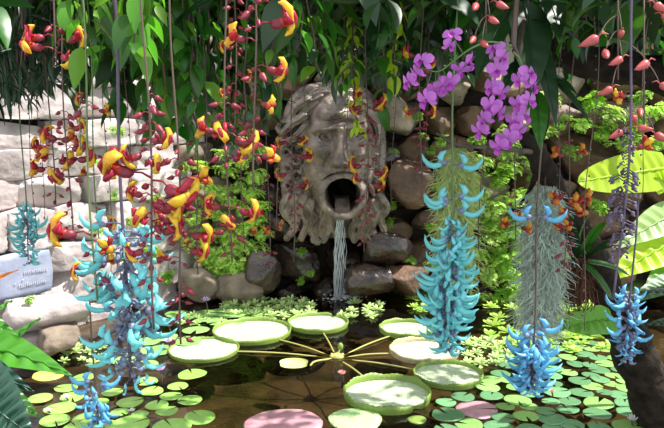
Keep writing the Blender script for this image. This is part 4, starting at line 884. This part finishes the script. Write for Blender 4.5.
cs('yellow and red flower in the dark corner at the top', 52, -40, 64, 2.0, [(36, 190, 1.0), (44, 10, 1.2), (50, 200, 1.1), (52, 330, .9)], [(20, 34, 7)], 1.05, 19)
# bare hanging stems and aerial roots
bare = []
for px, y0, y1, d, m, wr in ((72, -40, 150, 2.2, stem_g, .0018), (18, 80, 240, 3.0, stem_m, .0016), (28, 80, 220, 3.1, stem_m, .0016), (97, 60, 300, 2.8, stem_m, .0016), (120, 60, 190, 2.6, stem_m, .0016), (200, 30, 230, 2.4, stem_m, .0016), (276, 60, 230, 2.6, stem_m, .0016), (305, 95, 165, 3.6, stem_g, .0022),
                          (346, 70, 150, 3.2, stem_m, .0018), (383, 60, 200, 3.2, stem_m, .0018), (396, 60, 210, 3.4, stem_m, .0016), (490, -40, 250, 2.8, stem_m, .002), (602, -40, 330, 2.6, stem_m, .0018), (568, -40, 200, 3.0, stem_m, .0016), (428, 40, 200, 3.3, stem_m, .0016), (655, -40, 200, 2.4, stem_m, .0016)):
    o, at, L_ = hanging('hanging_vine', None, 'vine stem', px, y0, y1, d, wr, m, 'bare hanging vine stems', 0.01, px); b = MB()
    for i in range(int(L_ / .05)): b.ell((U(-.003, .003), U(-.003, .003), -L_ + i * .05 + .01), (.0035, .0035, .005), 6, 4)
    b.build('node', m, o)['kind'] = 'stuff'; bare.append((o, px, 0))
order_labels(bare, 'thin bare vine stem hanging from the leafy roof', 1)

# ================================================================== PURPLE ORCHIDS
def tepal(b, d, face, L_, Wd, curl, off=0.0):
    x = Vector(d).normalized(); z = Vector(face); z = (z - x * z.dot(x)).normalized(); y = z.cross(x); M = Matrix((x, y, z)).transposed().to_4x4(); M.translation = x * off; b.add_t(sheet(L_, Wd, 6, 4, 0.15, curl, 'petal'), M)
b = MB(); F = (1, 0, 0)
for an, L_, Wd in ((90, .034, .018), (215, .034, .018), (325, .034, .018)): a = math.radians(an); tepal(b, (-.12, math.cos(a), math.sin(a)), F, L_, Wd, .5, .003)
for an in (25, 155): a = math.radians(an); tepal(b, (.10, math.cos(a), math.sin(a)), F, .038, .034, .6, .003)
ORCH = b.mesh('orchid_flower', orchid_m)
b = MB(); b.add_t(sheet(.030, .026, 5, 4, .9, .7, 'petal'), orient((.002, 0, -.002), 0, -.5)); b.add_t(sheet(.020, .018, 5, 4, -.9, .2, 'petal'), orient((.002, 0, .004), 0, .1)); LIP = b.mesh('lip', orchid_lip)
def orchid(label, stem, fl, d, seed, leaves=()):
    rnd = random.Random(seed); t = P(*stem[0], d); root = thing('purple_orchid_spray', label, 'orchid', tuple(t), 'purple orchid sprays'); b = MB(); sp = spline([P(x, y, d) - t for x, y in stem], 6); b.tube(sp, np.linspace(.004, .002, len(sp)), 6)
    for x, y, az, el, s in fl:
        p = P(x, y, d) - t; q = min(sp, key=lambda v: (v - p).length); b.tube(bez([q, q.lerp(p, .5) + Vector((0, 0.012, .008)), p + Vector((0, .006, 0))], 5), .0016, 5)
    b.build('stem', stem_g, root)
    for x, y, az, el, s in fl:
        p = P(x, y, d) - t + Vector((0, rnd.uniform(-.03, .0), 0)); flower_at(root, 'orchid_flower', ORCH, 'lip', LIP, Matrix.Translation(p) @ Matrix.Rotation(math.radians(az), 4, 'Z') @ Matrix.Rotation(-math.radians(el), 4, 'Y') @ Matrix.Rotation(rnd.uniform(-.3, .3), 4, 'X') @ Matrix.Scale(s * .9, 4))
orchid('arching spray of purple orchid flowers above the boulders right of the carved face', [(512, 46), (490, 42), (472, 48), (455, 60), (440, 71), (428, 70), (415, 66)],
       [(451, 36, 250, 25, .95), (449, 46, 300, -20, .75), (422, 62, 235, 10, 1.05), (409, 82, 215, -20, 1.0), (416, 74, 200, -50, .95), (469, 62, 330, -35, 1.0), (460, 70, 250, -60, .95), (449, 82, 270, -40, 1.0), (441, 86, 290, -55, .9), (436, 92, 240, -35, 1.0), (425, 100, 225, -25, 1.1)], 2.15, 1)
orchid('long double spray of purple orchid flowers against the pale wooden post', [(512, 48), (505, 56), (502, 80), (496, 110), (486, 130)],
       [(495, 50, 230, 20, 1.0), (500, 58, 300, -20, .9), (497, 70, 250, -10, 1.05), (492, 88, 220, -10, 1.05), (500, 92, 290, -40, .9), (490, 106, 240, -25, 1.05), (497, 112, 300, -30, .95), (484, 120, 215, -30, 1.0), (480, 131, 225, -40, 1.0)], 2.15, 2)
orchid('shorter spray of purple orchid flowers beside big dark leaves', [(513, 52), (520, 60), (526, 84), (520, 112), (508, 140)],
       [(526, 74, 300, 10, 1.0), (518, 80, 230, -20, .9), (532, 85, 320, -30, 1.05), (526, 101, 300, -10, 1.0), (516, 104, 240, -40, .9), (524, 115, 310, -20, 1.05), (514, 121, 230, -30, .95), (517, 131, 290, -40, 1.0), (507, 139, 250, -30, 1.1), (498, 146, 230, -35, 1.05)], 2.15, 3)
r = thing('broad_leaf_orchid_plant', 'big drooping dark green leaves around the purple orchid flowers', 'plant', tuple(P(524, 20, 2.7))); o_ = Vector(r.location)
for x0, y0, x1, y1, wp, m in ((524, 0, 534, 96, 42, leaf_dark), (510, 10, 476, 80, 34, leaf_dark), (530, 30, 556, 128, 26, leaf_dark), (540, 70, 590, 124, 22, leaf_dark), (545, 72, 578, 96, 16, leaf_dark), (536, 90, 540, 150, 20, leaf_mid), (528, 20, 575, 30, 22, leaf_dark), (520, 60, 500, 100, 16, leaf_dark), (545, -10, 560, 40, 26, leaf_dark)):
    bl(x0, y0, x1, y1, 2.75, 2.6, wp, m, droop=0.4, roll=U(-.4, .4), ribs=6, ripple=.001)
b = MB(); b.tube([P(522, -60, 2.5) - o_, P(516, 10, 2.3) - o_, P(513, 46, 2.16) - o_, P(517, 56, 2.3) - o_, P(524, 20, 2.7) - o_, P(536, 90, 2.75) - o_], .009, 6); b.build('stem', stem_m, r)

# ================================================================== LEAFY ROOF OF CLIMBING VINES
def vine(label, x0, x1, bot, d0, d1, n, leaf, mats, seed, narrow=False, top=-70, lat=True, el=(-72, 0), name='climbing_vine', cat='vine'):
    """stems hanging from a woody runner; bot(px) gives the lowest row a stem may reach"""
    rnd = random.Random(seed); dm = (d0 + d1) / 2; t = P((x0 + x1) / 2, top, dm); root = thing(name, label, cat, tuple(t)); bs = MB(); bf = [MB() for _ in mats]
    run = spline([P(x, top + rnd.uniform(-10, 25), dm + rnd.uniform(-.2, .2)) - t for x in np.linspace(x0 - 15, x1 + 15, 5)], 4); bs.tube(run, .011, 6)
    for i in range(n):
        px = rnd.uniform(x0, x1); d = rnd.uniform(d0, d1); yb = bot(px) * rnd.uniform(0.25, 1.0) if bot(px) > 0 else 0; py = rnd.uniform(top, top + 40); p = P(px, py, d); zb = P(px, yb, d).z; pts = [p.copy()]
        if zb >= p.z: continue
        st = leaf * (0.42 if narrow else 0.5); ns = max(3, int((p.z - zb) / st))
        for s in range(ns):
            p = p + Vector((rnd.gauss(0, .010), rnd.gauss(0, .010), -(pts[0].z - zb) / ns)); pts.append(p.copy()); a = rnd.uniform(0, PI)
            for q in (0, PI):
                az = a + q + rnd.uniform(-.5, .5); e = math.radians(rnd.uniform(*el)); l = leaf * rnd.uniform(.6, 1.15); mi = rnd.choices(range(len(mats)), [m[1] for m in mats])[0]
                pp = p + Vector((math.cos(az), math.sin(az), 0)) * .015 - t
                M = orient(pp, az, e, rnd.uniform(-.6, .6), l); tp = rnd.choice(LEAF if not narrow else LEAF)
                if narrow: M = M @ Matrix.Diagonal((1, .32, 1, 1))
                bf[mi].add_t(tp, M)
        bs.tube([v - t for v in pts], [.004] * (len(pts) - 1) + [.002], 4)
    bs.build('stem', stem_m, root)
    for k, (m, w_) in enumerate(mats):
        if bf[k].n: bf[k].build('foliage', m, root)
    return root
LD, LM, LL, LLm = leaf_dark, leaf_mid, leaf_lit, leaf_lime
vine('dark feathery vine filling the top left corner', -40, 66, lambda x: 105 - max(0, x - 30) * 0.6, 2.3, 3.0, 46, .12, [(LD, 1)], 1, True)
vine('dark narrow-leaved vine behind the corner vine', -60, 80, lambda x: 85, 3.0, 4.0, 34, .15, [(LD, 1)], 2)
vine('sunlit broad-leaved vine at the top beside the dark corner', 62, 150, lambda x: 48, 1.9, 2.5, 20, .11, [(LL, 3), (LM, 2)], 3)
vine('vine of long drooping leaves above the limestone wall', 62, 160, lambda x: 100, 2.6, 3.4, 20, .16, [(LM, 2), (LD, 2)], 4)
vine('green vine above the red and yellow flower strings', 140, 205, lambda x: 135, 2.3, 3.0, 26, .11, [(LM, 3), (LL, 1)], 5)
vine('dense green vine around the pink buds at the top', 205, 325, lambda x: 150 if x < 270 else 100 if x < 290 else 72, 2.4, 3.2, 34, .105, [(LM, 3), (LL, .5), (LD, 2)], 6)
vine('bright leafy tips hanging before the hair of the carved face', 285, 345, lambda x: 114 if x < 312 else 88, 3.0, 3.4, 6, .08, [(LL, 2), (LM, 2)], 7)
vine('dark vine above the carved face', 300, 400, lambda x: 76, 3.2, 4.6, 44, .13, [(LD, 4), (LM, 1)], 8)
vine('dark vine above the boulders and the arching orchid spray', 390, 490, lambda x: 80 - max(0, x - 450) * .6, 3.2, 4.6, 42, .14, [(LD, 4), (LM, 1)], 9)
vine('light green leafy vine tip beside the carved eye', 352, 357, lambda x: 128, 3.1, 3.2, 1, .075, [(LLm, 1)], 10)
vine('green leaf pairs hanging beside the forehead of the carved face', 380, 402, lambda x: 105, 2.9, 3.1, 2, .12, [(LM, 1)], 11)
vine('pale green leaf tip hanging over the boulder by the carved cheek', 384, 394, lambda x: 168, 3.1, 3.2, 2, .09, [(LL, 1), (LLm, 2)], 12)
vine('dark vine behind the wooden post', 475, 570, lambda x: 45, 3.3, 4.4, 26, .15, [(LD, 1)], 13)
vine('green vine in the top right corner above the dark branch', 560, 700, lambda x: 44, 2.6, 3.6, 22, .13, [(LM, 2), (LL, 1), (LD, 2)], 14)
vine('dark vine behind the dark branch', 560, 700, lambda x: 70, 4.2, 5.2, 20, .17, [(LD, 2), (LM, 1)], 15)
vine('dense roof of vines added overhead to cast shade, dark side', -420, 330, lambda x: -100, 3.0, 3.8, 130, .26, [(LD, 2), (LM, 1)], 31, top=-330, el=(-35, 15))  # this roof and the next are added above the view to darken the canopy
vine('dense roof of vines added overhead to cast shade, trunk side', 330, 1000, lambda x: -100, 3.0, 3.8, 130, .26, [(LD, 2), (LM, 1)], 32, top=-330, el=(-35, 15))
vine('thin roof of vines added overhead for dappled shade, near side', -300, 960, lambda x: -130, 2.1, 3.0, 70, .2, [(LD, 2), (LM, 1)], 33, top=-400, el=(-35, 15))  # sparse roof added above the view to dapple the sun on the flowers
# shrubs growing along the top of the rock wall
def shrub(label, px, py, d, rx, rz, n, leaf, m, seed):
    rnd = random.Random(seed); t = P(px, py, d if px not in (360, 445) else 7.2); root = thing('wall_top_shrub', label, 'shrub', tuple(t), 'shrubs on top of the rock wall'); b = MB(); s = MB()  # shrubs near the face are set forward to put it in shade
    for i in range(n):
        v = Vector((rnd.gauss(0, 1), rnd.gauss(0, 1), rnd.gauss(0, 1))).normalized() * rnd.uniform(.45, 1); p = Vector((v.x * rx, v.y * rx * .6, v.z * rz))
        b.add_t(rnd.choice(LEAF), orient(p, rnd.uniform(0, 6.28), rnd.uniform(-1.0, .4), rnd.uniform(-.5, .5), leaf * rnd.uniform(.6, 1.2)))
        if i % 14 == 0: s.tube(bez([(0, .1, -rz), p * .5, p], 4), .008, 4)
    b.build('foliage', m, root); s.build('stem', stem_m, root)
for i, (px, py, rx, rz, m, lb) in enumerate(((215, 62, .7, .5, LM, 'leafy shrub on the wall top above the lime ferns'), (360, 22, 1.15, .55, LD, 'dark shrub added over the wall top to shade the carved face'), (445, 30, .9, .5, LM, 'shrub on the wall top above the pinkish brown boulder'), (520, 55, .7, .5, LL, 'sunlit shrub on the wall top behind the orchids'),
                                    (610, 60, .7, .55, LL, 'sunlit shrub on the wall top behind the dark branch'), (680, 50, .6, .5, LM, 'shrub on the wall top at the picture edge'), (130, 40, .7, .55, LM, 'shrub above the end of the limestone wall'))):
    shrub(lb, px, py, 8.05, rx, rz, 420, .17, m, i)
